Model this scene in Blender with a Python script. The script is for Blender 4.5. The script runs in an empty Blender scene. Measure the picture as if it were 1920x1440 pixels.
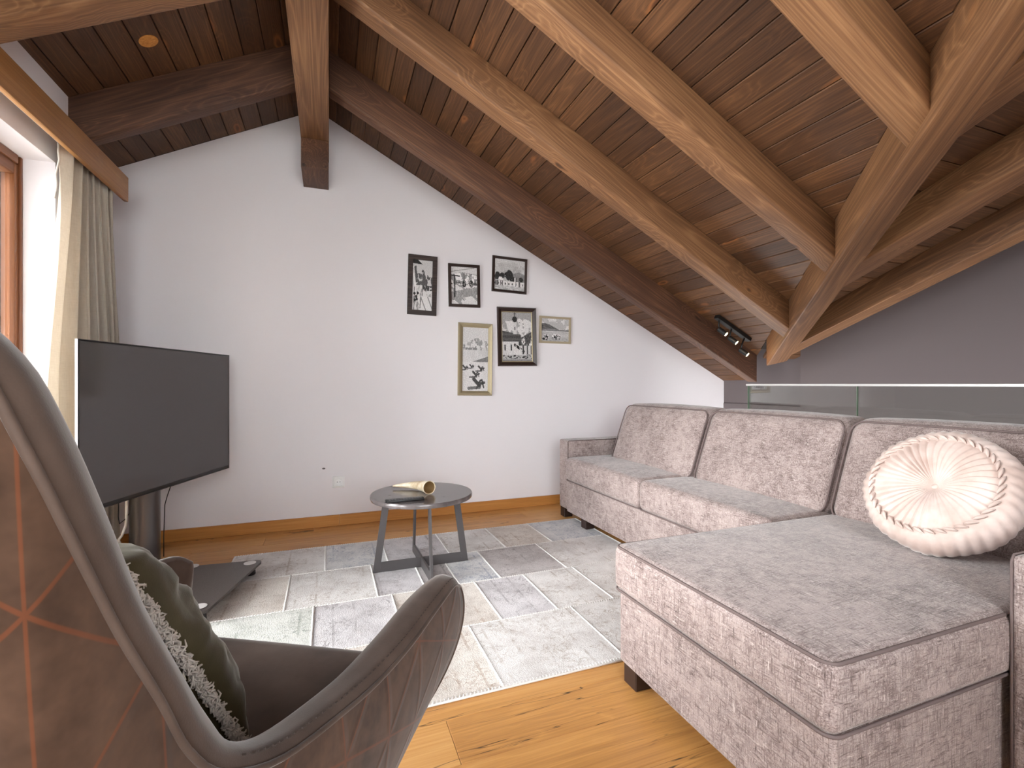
import bpy, bmesh, math, random
import numpy as np
from mathutils import Vector, Matrix, noise as mnoise

random.seed(7)
scene = bpy.context.scene
C = scene.collection
PI = math.pi

# ------------------------------------------------------------------ camera
FPX, HCAM = 899.0, 1.03          # focal length in pixels of a 1920 px wide frame, eye height
CS, SN = 0.9342, 0.3566          # heading: 20.9 deg clockwise from +Y
cam_d = bpy.data.cameras.new('camera')
cam = bpy.data.objects.new('camera', cam_d)
C.objects.link(cam)
cam_d.sensor_width = 36.0
cam_d.lens = 36.0 * FPX / 1920.0
cam_d.clip_start = 0.02
cam.location = (0, 0, HCAM)
cam.rotation_euler = (PI / 2, 0, -math.atan2(SN, CS))
scene.camera = cam

# ------------------------------------------------------------------ world, daylight, exposure
world = bpy.data.worlds.new('daylight')
scene.world = world
world.use_nodes = True
wn = world.node_tree.nodes
wl = world.node_tree.links
tcw = wn.new('ShaderNodeTexCoord')
sepw = wn.new('ShaderNodeSeparateXYZ')
rampw = wn.new('ShaderNodeValToRGB')           # overcast sky above the horizon, duller ground below it
rampw.color_ramp.elements[0].position, rampw.color_ramp.elements[0].color = 0.46, (0.82, 0.82, 0.81, 1)
rampw.color_ramp.elements[1].position, rampw.color_ramp.elements[1].color = 0.54, (0.96, 0.98, 1.0, 1)
mpw = wn.new('ShaderNodeMath')
mpw.operation = 'MULTIPLY_ADD'
mpw.inputs[1].default_value = mpw.inputs[2].default_value = 0.5
wl.new(tcw.outputs['Generated'], sepw.inputs[0])
wl.new(sepw.outputs[2], mpw.inputs[0])
wl.new(mpw.outputs[0], rampw.inputs[0])
wl.new(rampw.outputs[0], wn['Background'].inputs[0])
wn['Background'].inputs[1].default_value = 11.0
scene.view_settings.view_transform = 'Standard'
scene.view_settings.look = 'None'
scene.view_settings.gamma = 1.0
scene.view_settings.use_curve_mapping = False
scene.view_settings.exposure = 0.53


# hazy low sun that reaches in through the left window
sun = bpy.data.lights.new('sun', 'SUN')
sun.energy, sun.angle, sun.color = 1.8, math.radians(22), (1.0, 0.95, 0.9)
sun_o = bpy.data.objects.new('sun', sun)
C.objects.link(sun_o)
sun_o.rotation_euler = Vector((1.0, 0.05, -0.30)).to_track_quat('-Z', 'Y').to_euler()


def portal(name, loc, rot, sx, sy):
    l = bpy.data.lights.new(name, 'AREA')
    l.shape = 'RECTANGLE'
    l.size, l.size_y = sx, sy
    l.energy = 1
    l.cycles.is_portal = True
    o = bpy.data.objects.new(name, l)
    o.location, o.rotation_euler = loc, rot
    C.objects.link(o)


# portals at the left window and the added rear one (light sampling guides, they emit nothing)
WIN1 = (0.35, 2.844, 0.0, 2.06)      # y0, y1, z0, z1 of the window in the left wall
WIN2 = (-0.9, 1.1, 0.7, 2.2)        # x0, x1, z0, z1 of the unseen window added behind the camera for fill light
portal('window_portal', (-1.36, (WIN1[0] + WIN1[1]) / 2, 1.03), (0, -PI / 2, 0), 2.06, WIN1[1] - WIN1[0])
portal('window_portal', (0.1, -1.36, 1.45), (PI / 2, 0, PI), WIN2[1] - WIN2[0], 1.5)


# ------------------------------------------------------------------ helpers
def lin(r, g, b):
    f = lambda c: (c / 255 / 12.92) if c / 255 <= 0.04045 else ((c / 255 + 0.055) / 1.055) ** 2.4
    return (f(r), f(g), f(b), 1.0)


def ray(u, v):
    a = u - 960.0
    return Vector((a * CS + FPX * SN, -a * SN + FPX * CS, 720.0 - v))


EYE = Vector((0, 0, HCAM))


def at_z(u, v, z):
    r = ray(u, v)
    return EYE + r * ((z - HCAM) / r.z)


def at_y(u, v, y):
    r = ray(u, v)
    return EYE + r * (y / r.y)


def at_x(u, v, x):
    r = ray(u, v)
    return EYE + r * (x / r.x)


def root_matrix(o):
    m = Matrix.Identity(4)
    while o is not None:
        m = o.matrix_basis @ m
        o = o.parent
    return m


def mesh_obj(name, verts, faces, mat=None, parent=None, smooth=False, world=True, matrix=None, autosmooth=None):
    """One mesh object. world=True: verts are world coordinates even under a parent."""
    if parent is not None and world and matrix is None:
        inv = root_matrix(parent).inverted()
        verts = [inv @ Vector(v) for v in verts]
    me = bpy.data.meshes.new(name)
    me.from_pydata([tuple(v) for v in verts], [], faces)
    me.update()
    if smooth:
        me.shade_smooth()
    if autosmooth is not None:
        me.shade_smooth()
        bm = bmesh.new()
        bm.from_mesh(me)
        for e in bm.edges:
            e.smooth = not (len(e.link_faces) == 2 and e.calc_face_angle(0) > autosmooth)
        bm.to_mesh(me)
        bm.free()
    if mat is not None:
        me.materials.append(mat)
    o = bpy.data.objects.new(name, me)
    C.objects.link(o)
    if parent is not None:
        o.parent = parent
    if matrix is not None:
        o.matrix_basis = matrix
    return o


def thing(name, label, cat, loc=(0, 0, 0), rotz=0.0, group=None):
    o = bpy.data.objects.new(name, None)
    o.empty_display_size = 0.1
    C.objects.link(o)
    o.location = loc
    o.rotation_euler = (0, 0, rotz)
    o['label'] = label
    o['category'] = cat
    if group:
        o['group'] = group
    return o


def tag(o, label, cat, group=None):
    o['label'] = label
    o['category'] = cat
    if group:
        o['group'] = group
    return o


def structure(o, label=None):
    o['kind'] = 'structure'
    if label:
        o['label'] = label
        o['category'] = o.name.split('_')[0]
    return o


class MB:
    """collects geometry for one mesh"""
    def __init__(self):
        self.v, self.f = [], []

    def add(self, verts, faces):
        n = len(self.v)
        self.v += [Vector(p) for p in verts]
        self.f += [tuple(i + n for i in fc) for fc in faces]
        return self

    def box(self, x0, x1, y0, y1, z0, z1, bev=0.0, seg=2, M=None):
        vs, fs = box_data(x0, x1, y0, y1, z0, z1, bev, seg)
        if M is not None:
            vs = [M @ v for v in vs]
        return self.add(vs, fs)

    def tube(self, pts, r, sides=8, closed=False, caps=True):
        return self.add(*tube_data(pts, r, sides, closed, caps))

    def lathe(self, prof, n=32, M=None, cap0=True, cap1=True):
        vs, fs = lathe_data(prof, n, cap0, cap1)
        if M is not None:
            vs = [M @ v for v in vs]
        return self.add(vs, fs)

    def obj(self, name, mat, parent=None, **k):
        return mesh_obj(name, self.v, self.f, mat, parent, **k)


def box_data(x0, x1, y0, y1, z0, z1, bev=0.0, seg=2):
    vs = [Vector((x, y, z)) for z in (z0, z1) for y in (y0, y1) for x in (x0, x1)]
    fs = [(0, 2, 3, 1), (4, 5, 7, 6), (0, 1, 5, 4), (2, 6, 7, 3), (0, 4, 6, 2), (1, 3, 7, 5)]
    if bev <= 0:
        return vs, fs
    return bevel_data(vs, fs, bev, seg)


def bevel_data(vs, fs, bev, seg=2):
    bm = bmesh.new()
    bv = [bm.verts.new(v) for v in vs]
    for f in fs:
        bm.faces.new([bv[i] for i in f])
    bm.normal_update()
    bmesh.ops.bevel(bm, geom=bm.edges[:], offset=bev, segments=seg, affect='EDGES', profile=0.5)
    bm.verts.index_update()
    out = [v.co.copy() for v in bm.verts], [tuple(v.index for v in f.verts) for f in bm.faces]
    bm.free()
    return out


def tube_data(pts, r, sides=8, closed=False, caps=True):
    pts = [Vector(p) for p in pts]
    n = len(pts)
    rs = r if hasattr(r, '__len__') else [r] * n
    vs, fs = [], []
    up = None
    for i, p in enumerate(pts):
        a = pts[(i - 1) % n] if (closed or i > 0) else p
        b = pts[(i + 1) % n] if (closed or i < n - 1) else p
        t = (b - a)
        t = t.normalized() if t.length > 1e-9 else Vector((0, 0, 1))
        if up is None:
            up = Vector((0, 0, 1)) if abs(t.z) < 0.9 else Vector((1, 0, 0))
        s = t.cross(up)
        s = s.normalized() if s.length > 1e-6 else t.orthogonal().normalized()
        up = s.cross(t).normalized()
        for k in range(sides):
            an = 2 * PI * k / sides
            vs.append(p + (s * math.cos(an) + up * math.sin(an)) * rs[i])
    m = n if closed else n - 1
    for i in range(m):
        j = (i + 1) % n
        for k in range(sides):
            k2 = (k + 1) % sides
            fs.append((i * sides + k, i * sides + k2, j * sides + k2, j * sides + k))
    if caps and not closed:
        fs.append(tuple(range(sides))[::-1])
        fs.append(tuple((n - 1) * sides + k for k in range(sides)))
    return vs, fs


def lathe_data(prof, n=32, cap0=True, cap1=True):
    vs, fs = [], []
    for (r, z) in prof:
        for k in range(n):
            a = 2 * PI * k / n
            vs.append(Vector((r * math.cos(a), r * math.sin(a), z)))
    for i in range(len(prof) - 1):
        for k in range(n):
            k2 = (k + 1) % n
            fs.append((i * n + k, i * n + k2, (i + 1) * n + k2, (i + 1) * n + k))
    if cap0:
        fs.append(tuple(range(n))[::-1])
    if cap1:
        b = (len(prof) - 1) * n
        fs.append(tuple(b + k for k in range(n)))
    return vs, fs


def rbox(c, h, r, n=12, puff=(0, 0, 0), shear=None):
    """rounded, slightly crowned upholstery block: centre, half sizes, edge radius"""
    c, h = Vector(c), Vector(h)

    def coords(hh):
        core = hh - r
        k = 4
        ed = [core + r * math.tan(PI / 4 * i / k) for i in range(k + 1)]
        inner = [-core + 2 * core * i / n for i in range(n + 1)]
        return [-e for e in reversed(ed[1:])] + inner + ed[1:]
    ax = [coords(h.x), coords(h.y), coords(h.z)]
    L = [len(a) for a in ax]
    idx, vs, fs = {}, [], []

    def vid(i, j, k):
        key = (i, j, k)
        if key not in idx:
            p = Vector((ax[0][i], ax[1][j], ax[2][k]))
            q = Vector([max(-(h[a] - r), min(h[a] - r, p[a])) for a in range(3)])
            d = p - q
            if d.length > 1e-9:
                m = max(abs(d.x), abs(d.y), abs(d.z))
                d = d.normalized() * m
            p2 = q + d
            out = p2.copy()
            for a in range(3):
                if puff[a]:
                    b, e = (a + 1) % 3, (a + 2) % 3
                    w = (1 - (p2[b] / h[b]) ** 2) * (1 - (p2[e] / h[e]) ** 2)
                    out[a] += puff[a] * max(0, w) ** 0.75 * (p2[a] / h[a])
            if shear is not None:
                out = shear(out)
            idx[key] = len(vs)
            vs.append(out + c)
        return idx[key]

    def face(fn, A, B, flip):
        for a in range(A - 1):
            for b in range(B - 1):
                q = (fn(a, b), fn(a + 1, b), fn(a + 1, b + 1), fn(a, b + 1))
                fs.append(q[::-1] if flip else q)
    face(lambda a, b: vid(a, b, L[2] - 1), L[0], L[1], False)
    face(lambda a, b: vid(a, b, 0), L[0], L[1], True)
    face(lambda a, b: vid(L[0] - 1, a, b), L[1], L[2], False)
    face(lambda a, b: vid(0, a, b), L[1], L[2], True)
    face(lambda a, b: vid(a, L[1] - 1, b), L[0], L[2], True)
    face(lambda a, b: vid(a, 0, b), L[0], L[2], False)
    return vs, fs


def add_uv(o, uvs_by_vert):
    me = o.data
    uv = me.uv_layers.new(name='UVMap')
    for l in me.loops:
        uv.data[l.index].uv = uvs_by_vert[l.vertex_index]


# ------------------------------------------------------------------ materials
class NT:
    """tiny node helper"""
    def __init__(self, name):
        self.m = bpy.data.materials.new(name)
        self.m.use_nodes = True
        self.t = self.m.node_tree
        self.bsdf = self.t.nodes['Principled BSDF']

    def n(self, kind, **k):
        nd = self.t.nodes.new(kind)
        for a, b in k.items():
            setattr(nd, a, b)
        return nd

    def put(self, sock, val):
        if hasattr(val, 'is_output') or isinstance(val, bpy.types.NodeSocket):
            self.t.links.new(val, sock)
        else:
            sock.default_value = val

    def math(self, op, a, b=0.0, c=None):
        nd = self.n('ShaderNodeMath', operation=op)
        self.put(nd.inputs[0], a)
        self.put(nd.inputs[1], b)
        if c is not None:
            self.put(nd.inputs[2], c)
        return nd.outputs[0]

    def vmath(self, op, a, b=(0, 0, 0)):
        nd = self.n('ShaderNodeVectorMath', operation=op)
        self.put(nd.inputs[0], a)
        self.put(nd.inputs[1], b)
        return nd.outputs[0]

    def coord(self, which='Object'):
        return self.n('ShaderNodeTexCoord').outputs[which]

    def scale(self, vec, s):
        return self.vmath('MULTIPLY', vec, s)

    def noise(self, vec, scale=1.0, detail=2.0, rough=0.5, out='Fac', dist=0.0):
        nd = self.n('ShaderNodeTexNoise')
        self.put(nd.inputs['Vector'], vec)
        nd.inputs['Scale'].default_value = scale
        nd.inputs['Detail'].default_value = detail
        nd.inputs['Roughness'].default_value = rough
        nd.inputs['Distortion'].default_value = dist
        return nd.outputs[out]

    def voro(self, vec, scale=1.0, feature='F1', out='Distance', rnd=1.0):
        nd = self.n('ShaderNodeTexVoronoi', feature=feature)
        self.put(nd.inputs['Vector'], vec)
        nd.inputs['Scale'].default_value = scale
        nd.inputs['Randomness'].default_value = rnd
        return nd.outputs[out]

    def ramp(self, fac, stops, interp='LINEAR'):
        nd = self.n('ShaderNodeValToRGB')
        cr = nd.color_ramp
        cr.interpolation = interp
        while len(cr.elements) < len(stops):
            cr.elements.new(0.5)
        for e, (p, col) in zip(cr.elements, stops):
            e.position = p
            e.color = col if hasattr(col, '__len__') else (col, col, col, 1)
        self.put(nd.inputs[0], fac)
        return nd.outputs[0]

    def smooth(self, x, a, b, lo=0.0, hi=1.0):
        nd = self.n('ShaderNodeMapRange', interpolation_type='SMOOTHSTEP')
        self.put(nd.inputs[0], x)
        nd.inputs[1].default_value, nd.inputs[2].default_value = a, b
        nd.inputs[3].default_value, nd.inputs[4].default_value = lo, hi
        return nd.outputs[0]

    def mix(self, fac, a, b, blend='MIX'):
        nd = self.n('ShaderNodeMix', data_type='RGBA', blend_type=blend)
        self.put(nd.inputs[0], fac)
        self.put(nd.inputs[6], a)
        self.put(nd.inputs[7], b)
        return nd.outputs[2]

    def bump(self, height, strength=0.3, dist=0.01):
        nd = self.n('ShaderNodeBump')
        nd.inputs['Strength'].default_value = strength
        nd.inputs['Distance'].default_value = dist
        self.put(nd.inputs['Height'], height)
        self.put(self.bsdf.inputs['Normal'], nd.outputs[0])

    def set(self, **k):
        for a, b in k.items():
            nm = {'color': 'Base Color', 'rough': 'Roughness', 'metal': 'Metallic', 'sheen': 'Sheen Weight',
                  'sheen_rough': 'Sheen Roughness', 'sheen_tint': 'Sheen Tint', 'spec': 'Specular IOR Level',
                  'coat': 'Coat Weight', 'coat_rough': 'Coat Roughness', 'emit': 'Emission Color',
                  'emit_strength': 'Emission Strength', 'trans': 'Transmission Weight', 'ior': 'IOR'}[a]
            self.put(self.bsdf.inputs[nm], b)
        return self.m


def plain(name, col, rough=0.5, metal=0.0, **k):
    t = NT(name)
    return t.set(color=col, rough=rough, metal=metal, **k)


def wood(name, dark, mid, light, ring=30.0, stretch=(0.55, 6.0, 6.0), knots=0.055, knot_scale=(1.6, 5.5, 5.5),
         rough=0.55, vary=0.35, knot_col=None, cracks=0.0, bump=0.25, fine=0.35, grainmix=0.8, halo=None, spec=0.35, blot=0.7):
    t = NT(name)
    oc = t.coord('Object')
    rnd = t.n('ShaderNodeObjectInfo').outputs['Random']
    off = t.n('ShaderNodeCombineXYZ')
    t.put(off.inputs[0], t.math('MULTIPLY', rnd, 71.0))
    t.put(off.inputs[1], t.math('MULTIPLY', rnd, 37.0))
    t.put(off.inputs[2], t.math('MULTIPLY', rnd, 53.0))
    p = t.vmath('ADD', oc, off.outputs[0])
    # knots
    wob = t.n('ShaderNodeTexNoise')
    t.put(wob.inputs['Vector'], p)
    wob.inputs['Scale'].default_value = 7.0
    pk = t.vmath('ADD', t.scale(p, knot_scale), t.vmath('MULTIPLY', t.vmath('SUBTRACT', wob.outputs['Color'], (0.5, 0.5, 0.5)), (0.25, 0.25, 0.25)))
    kd = t.voro(pk, 1.0)
    kn = t.smooth(kd, knots, knots * 2.2, 1.0, 0.0) if knots > 0 else 0.0
    kh = t.smooth(kd, 0.05, 0.42, 1.0, 0.0) if knots > 0 else 0.0
    # growth rings as contour lines of a stretched noise
    n1 = t.noise(t.scale(p, stretch), 1.0, 2.0, 0.45)
    n1 = t.math('ADD', n1, t.math('MULTIPLY', kh, 0.16))
    ph = t.math('PINGPONG', t.math('MULTIPLY', n1, ring), 0.5)
    rings = t.math('POWER', t.math('MULTIPLY', ph, 2.0), 2.5)
    fib = t.noise(t.scale(p, (3.0, 170.0, 170.0)), 1.0, 2.0, 0.6)
    blotch = t.noise(t.scale(p, (0.9, 3.5, 3.5)), 1.0, 3.0, 0.55)
    g = t.math('ADD', t.math('MULTIPLY', t.math('SUBTRACT', rings, 0.35), grainmix * 0.34), t.math('MULTIPLY', t.math('SUBTRACT', fib, 0.5), fine * 1.6))
    g = t.math('ADD', g, t.math('MULTIPLY', t.math('SUBTRACT', blotch, 0.5), blot))
    g = t.math('ADD', g, t.math('MULTIPLY', t.math('SUBTRACT', rnd, 0.5), vary))
    g = t.math('ADD', g, 0.5)
    col = t.ramp(g, [(0.15, dark), (0.5, mid), (0.9, light)])
    if knots > 0:
        if halo is not None:
            kring = t.smooth(kd, knots * 1.6, knots * 3.2, 1.0, 0.0)
            col = t.mix(t.math('MULTIPLY', kring, 0.7), col, halo)
        col = t.mix(t.math('MULTIPLY', kn, 0.85), col, knot_col if knot_col else dark)
    if cracks > 0:
        cn = t.noise(t.scale(p, (1.1, 16.0, 16.0)), 1.0, 3.0, 0.6, dist=0.4)
        msk = t.smooth(t.noise(t.scale(p, (1.2, 4.0, 4.0)), 1.0, 1.0), 0.54, 0.64)
        cr = t.math('MULTIPLY', t.smooth(t.math('ABSOLUTE', t.math('SUBTRACT', cn, 0.5)), 0.0, 0.011, 1.0, 0.0), msk)
        col = t.mix(t.math('MULTIPLY', cr, cracks), col, (0.02, 0.012, 0.008, 1))
        kr = t.math('MULTIPLY', t.smooth(t.noise(t.scale(p, (14.0, 60.0, 60.0)), 1.0, 2.0), 0.52, 0.58),
                    t.smooth(kd, knots * 2.0, knots * 4.5, 1.0, 0.0))
        col = t.mix(t.math('MULTIPLY', kr, cracks), col, (0.025, 0.014, 0.008, 1))
    t.bump(t.math('ADD', t.math('MULTIPLY', rings, 0.5), t.math('MULTIPLY', fib, 0.6)), bump, 0.002)
    return t.set(color=col, rough=rough, spec=spec)


M_beam = wood('stained_beam_wood', lin(74, 48, 32), lin(125, 88, 59), lin(170, 126, 87), ring=30, stretch=(0.28, 4.5, 4.5),
              knots=0.042, knot_scale=(1.5, 5, 5), knot_col=lin(58, 37, 26), vary=0.06, halo=lin(150, 102, 64), grainmix=0.55)
M_beam_dark = wood('dark_rafter_wood', lin(54, 36, 29), lin(88, 60, 46), lin(138, 98, 70), ring=26, stretch=(0.3, 5, 5),
                   knots=0.035, knot_scale=(1.4, 5, 5), knot_col=lin(44, 28, 22), vary=0.05, grainmix=0.5)
M_board = wood('ceiling_board_wood', lin(50, 31, 20), lin(86, 57, 36), lin(132, 91, 58), ring=24, stretch=(0.5, 6, 6),
               knots=0.055, knot_scale=(2.1, 6.5, 6.5), knot_col=lin(66, 38, 23), vary=0.20, halo=lin(158, 100, 56), grainmix=0.4, blot=0.5)
M_oak = wood('oak_floor_wood', lin(160, 108, 58), lin(204, 148, 84), lin(228, 180, 116), ring=15, stretch=(0.3, 6, 6),
             knots=0.026, knot_scale=(1.0, 3.6, 3.6), knot_col=lin(40, 25, 16), vary=0.09, cracks=0.9, rough=0.38,
             fine=0.3, grainmix=0.35, bump=0.12, halo=lin(160, 104, 56), spec=0.5, blot=0.6)
M_oak_trim = wood('oak_trim_wood', lin(160, 104, 52), lin(194, 134, 70), lin(216, 162, 96), ring=14, stretch=(0.3, 7, 7),
                  knots=0.0, vary=0.12, rough=0.45, fine=0.3, grainmix=0.3, bump=0.1, blot=0.5)
M_pelmet = wood('pelmet_wood', lin(130, 88, 48), lin(170, 120, 70), lin(202, 152, 94), ring=14, stretch=(0.3, 7, 7),
                knots=0.02, knot_scale=(0.9, 4, 4), vary=0.05, rough=0.5, fine=0.35, grainmix=0.3, bump=0.15)
M_winframe = wood('window_frame_wood', lin(84, 48, 27), lin(112, 67, 38), lin(140, 92, 58), ring=10, stretch=(0.3, 8, 8),
                  knots=0.0, vary=0.05, rough=0.4, grainmix=0.2, bump=0.05, blot=0.4)


def m_wall(name, col):
    t = NT(name)
    p = t.coord('Object')
    n = t.noise(p, 140.0, 2.0, 0.6)
    l = t.noise(p, 1.3, 2.0, 0.5)
    c = t.mix(t.math('MULTIPLY', l, 0.06), col, (col[0] * 0.8, col[1] * 0.8, col[2] * 0.8, 1))
    t.bump(n, 0.12, 0.0015)
    return t.set(color=c, rough=0.9, spec=0.2)


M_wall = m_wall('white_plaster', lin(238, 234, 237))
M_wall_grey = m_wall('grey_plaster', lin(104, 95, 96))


def m_sofa():
    t = NT('mottled_sofa_fabric')
    p = t.coord('Object')
    warp = t.vmath('ADD', p, t.vmath('MULTIPLY', t.vmath('SUBTRACT', t.noise(p, 30.0, 1.0, out='Color'), (0.5, 0.5, 0.5)), (0.006, 0.006, 0.006)))
    a = t.noise(t.scale(warp, (26, 300, 300)), 1.0, 2.0, 0.6)
    b = t.noise(t.scale(warp, (300, 26, 300)), 1.0, 2.0, 0.6)
    c = t.noise(t.scale(warp, (300, 300, 26)), 1.0, 2.0, 0.6)
    th = t.math('MAXIMUM', t.math('MAXIMUM', a, b), c)
    thm = t.math('MINIMUM', t.math('MINIMUM', a, b), c)
    cloud = t.noise(p, 26.0, 4.0, 0.7)
    big = t.noise(p, 5.0, 2.0, 0.5)
    slub = t.smooth(th, 0.64, 0.76)
    g = t.math('ADD', t.math('MULTIPLY', cloud, 0.34), t.math('MULTIPLY', thm, 0.95))
    g = t.math('ADD', g, t.math('MULTIPLY', t.math('SUBTRACT', big, 0.5), 0.22))
    col = t.ramp(g, [(0.34, lin(70, 57, 55)), (0.50, lin(131, 115, 112)), (0.66, lin(176, 160, 156))])
    col = t.mix(t.math('MULTIPLY', slub, 0.75), col, lin(224, 212, 208))
    t.bump(t.math('ADD', t.math('MULTIPLY', th, 0.7), thm), 0.5, 0.003)
    return t.set(color=col, rough=0.85, sheen=0.35, sheen_rough=0.4, spec=0.2)


M_sofa = m_sofa()
M_piping = plain('sofa_piping_fabric', lin(112, 97, 95), 0.9)
M_leg = plain('dark_wood_foot', lin(48, 32, 27), 0.45)


def m_velvet(name, c0, c1, sheen=0.6, tint=(1, 0.95, 0.92, 1), scale=7.0, rough=0.7):
    t = NT(name)
    p = t.coord('Object')
    n = t.noise(p, scale, 4.0, 0.6)
    f = t.noise(p, 500.0, 1.0, 0.5)
    col = t.ramp(n, [(0.3, c0), (0.7, c1)])
    t.bump(f, 0.15, 0.001)
    return t.set(color=col, rough=rough, sheen=sheen, sheen_rough=0.35, sheen_tint=tint, spec=0.15)


M_velvet = m_velvet('taupe_velvet', lin(64, 50, 43), lin(90, 74, 65), 0.3)
M_champagne = m_velvet('champagne_velvet', lin(192, 168, 158), lin(224, 207, 200), 0.6, (1, 0.97, 0.95, 1), 9.0, 0.55)
M_olive = m_velvet('olive_satin_velvet', lin(50, 44, 28), lin(84, 75, 53), 0.2, (1, 0.95, 0.82, 1), 5.0, 0.36)
M_fringe = plain('cotton_fringe', lin(196, 184, 174), 0.9)


def m_quilt():
    t = NT('quilted_brown_fabric')
    uv = t.coord('UV')
    sep = t.n('ShaderNodeSeparateXYZ')
    t.put(sep.inputs[0], uv)
    u, v = sep.outputs[0], sep.outputs[1]
    lines = None
    hgt = None
    for ang, sp, ph in ((2, 0.125, 0.0), (62, 0.125, 0.0625), (122, 0.125, 0.0)):
        ca, sa = math.cos(math.radians(ang)), math.sin(math.radians(ang))
        d = t.math('ADD', t.math('MULTIPLY', u, ca / sp), t.math('MULTIPLY', v, sa / sp))
        d = t.math('ABSOLUTE', t.math('SUBTRACT', t.math('FRACT', t.math('ADD', d, ph / sp)), 0.5))
        ln = t.smooth(d, 0.007, 0.020, 1.0, 0.0)
        hg = t.smooth(d, 0.0, 0.09, 0.0, 1.0)
        lines = ln if lines is None else t.math('MAXIMUM', lines, ln)
        hgt = hg if hgt is None else t.math('MULTIPLY', hgt, hg)
    p = t.coord('Object')
    n = t.noise(p, 16.0, 4.0, 0.65)
    col = t.ramp(n, [(0.3, lin(52, 36, 27)), (0.7, lin(84, 61, 47))])
    col = t.mix(t.math('MULTIPLY', lines, 0.45), col, lin(112, 58, 31))
    t.bump(hgt, 0.25, 0.003)
    return t.set(color=col, rough=0.85, sheen=0.2, sheen_rough=0.4, spec=0.12)


M_quilt = m_quilt()


def m_curtain():
    t = NT('linen_curtain')
    p = t.coord('Object')
    a = t.noise(t.scale(p, (300, 300, 20)), 1.0, 2.0, 0.6)
    b = t.noise(t.scale(p, (30, 30, 400)), 1.0, 2.0, 0.6)
    col = t.ramp(t.math('MULTIPLY', t.math('ADD', a, b), 0.5), [(0.3, lin(212, 201, 186)), (0.7, lin(228, 219, 206))])
    t.set(color=col, rough=0.9, sheen=0.2)
    tr = t.n('ShaderNodeBsdfTranslucent')
    t.put(tr.inputs[0], col)
    mx = t.n('ShaderNodeMixShader')
    mx.inputs[0].default_value = 0.42
    t.t.links.new(t.bsdf.outputs[0], mx.inputs[1])
    t.t.links.new(tr.outputs[0], mx.inputs[2])
    t.t.links.new(mx.outputs[0], t.t.nodes['Material Output'].inputs[0])
    return t.m


M_curtain = m_curtain()


def m_glass(name, tint, gloss=1.0):
    t = NT(name)
    nd = t.t.nodes
    tr = t.n('ShaderNodeBsdfTransparent')
    tr.inputs[0].default_value = tint
    gl = t.n('ShaderNodeBsdfGlossy')
    gl.inputs['Roughness'].default_value = 0.01
    gl.inputs['Color'].default_value = (gloss, gloss, gloss, 1)
    fr = t.n('ShaderNodeFresnel')
    fr.inputs[0].default_value = 1.45
    mx = t.n('ShaderNodeMixShader')
    t.t.links.new(fr.outputs[0], mx.inputs[0])
    t.t.links.new(tr.outputs[0], mx.inputs[1])
    t.t.links.new(gl.outputs[0], mx.inputs[2])
    t.t.links.new(mx.outputs[0], nd['Material Output'].inputs[0])
    nd.remove(t.bsdf)
    return t.m


M_winglass = m_glass('window_glass', (0.97, 0.98, 0.98, 1))
M_railglass = m_glass('balustrade_glass', (0.93, 0.96, 0.945, 1))
M_glass_edge = plain('green_glass_edge', lin(120, 140, 120), 0.15)
M_alu = plain('brushed_aluminium', lin(226, 223, 222), 0.4, 0.3)
M_black = plain('black_plastic', lin(26, 25, 26), 0.45)
M_blackmetal = plain('black_metal', lin(22, 21, 21), 0.5)
M_screen = plain('dark_glossy_screen', lin(66, 61, 61), 0.10, spec=0.6)  # black screen's base colour raised to grey for the wall it reflects
M_steel = plain('brushed_dark_steel', lin(96, 92, 92), 0.28, 0.85)
M_white = plain('white_plastic', lin(250, 250, 250), 0.3)
M_hole = plain('dark_hole', lin(70, 64, 60), 0.8)
M_whitecable = plain('white_cable', lin(232, 226, 216), 0.5)
M_gold = plain('gilded_frame', lin(172, 158, 128), 0.4, 0.45)
M_gold_pale = plain('pale_gilded_frame', lin(186, 172, 146), 0.5, 0.3)
M_framedark = wood('dark_frame_wood', lin(34, 26, 25), lin(58, 46, 43), lin(84, 70, 64), knots=0.0, rough=0.5, vary=0.05)
M_framebrown = plain('brown_black_frame', lin(52, 38, 34), 0.3)
M_horn = None


def m_stone():
    t = NT('dark_table_stone')
    p = t.coord('Object')
    n = t.noise(p, 9.0, 5.0, 0.65)
    s = t.noise(t.scale(p, (4, 40, 4)), 1.0, 3.0, 0.6)
    col = t.ramp(t.math('MULTIPLY', t.math('ADD', n, s), 0.5), [(0.3, lin(72, 66, 66)), (0.6, lin(108, 101, 101)), (0.8, lin(134, 129, 129))])
    return t.set(color=col, rough=0.16, spec=0.6)


M_stone = m_stone()
M_iron = plain('raw_iron', lin(88, 84, 85), 0.45, 0.35)


def m_tvbase():
    t = NT('smoked_glass_plate')
    n = t.noise(t.coord('Object'), 420.0, 1.0, 0.5)
    col = t.ramp(n, [(0.4, lin(66, 60, 58)), (0.75, lin(96, 90, 88))])
    return t.set(color=col, rough=0.3, spec=0.5)


M_tvbase = m_tvbase()


def m_horn():
    t = NT('polished_horn')
    p = t.coord('Object')
    n = t.noise(t.scale(p, (5, 22, 22)), 1.0, 3.0, 0.6)
    col = t.ramp(n, [(0.3, lin(164, 138, 106)), (0.55, lin(208, 190, 162)), (0.8, lin(230, 220, 202))])
    return t.set(color=col, rough=0.25, spec=0.5)


M_horn = m_horn()
M_horn_in = plain('horn_inside', lin(120, 92, 52), 0.7)


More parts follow.
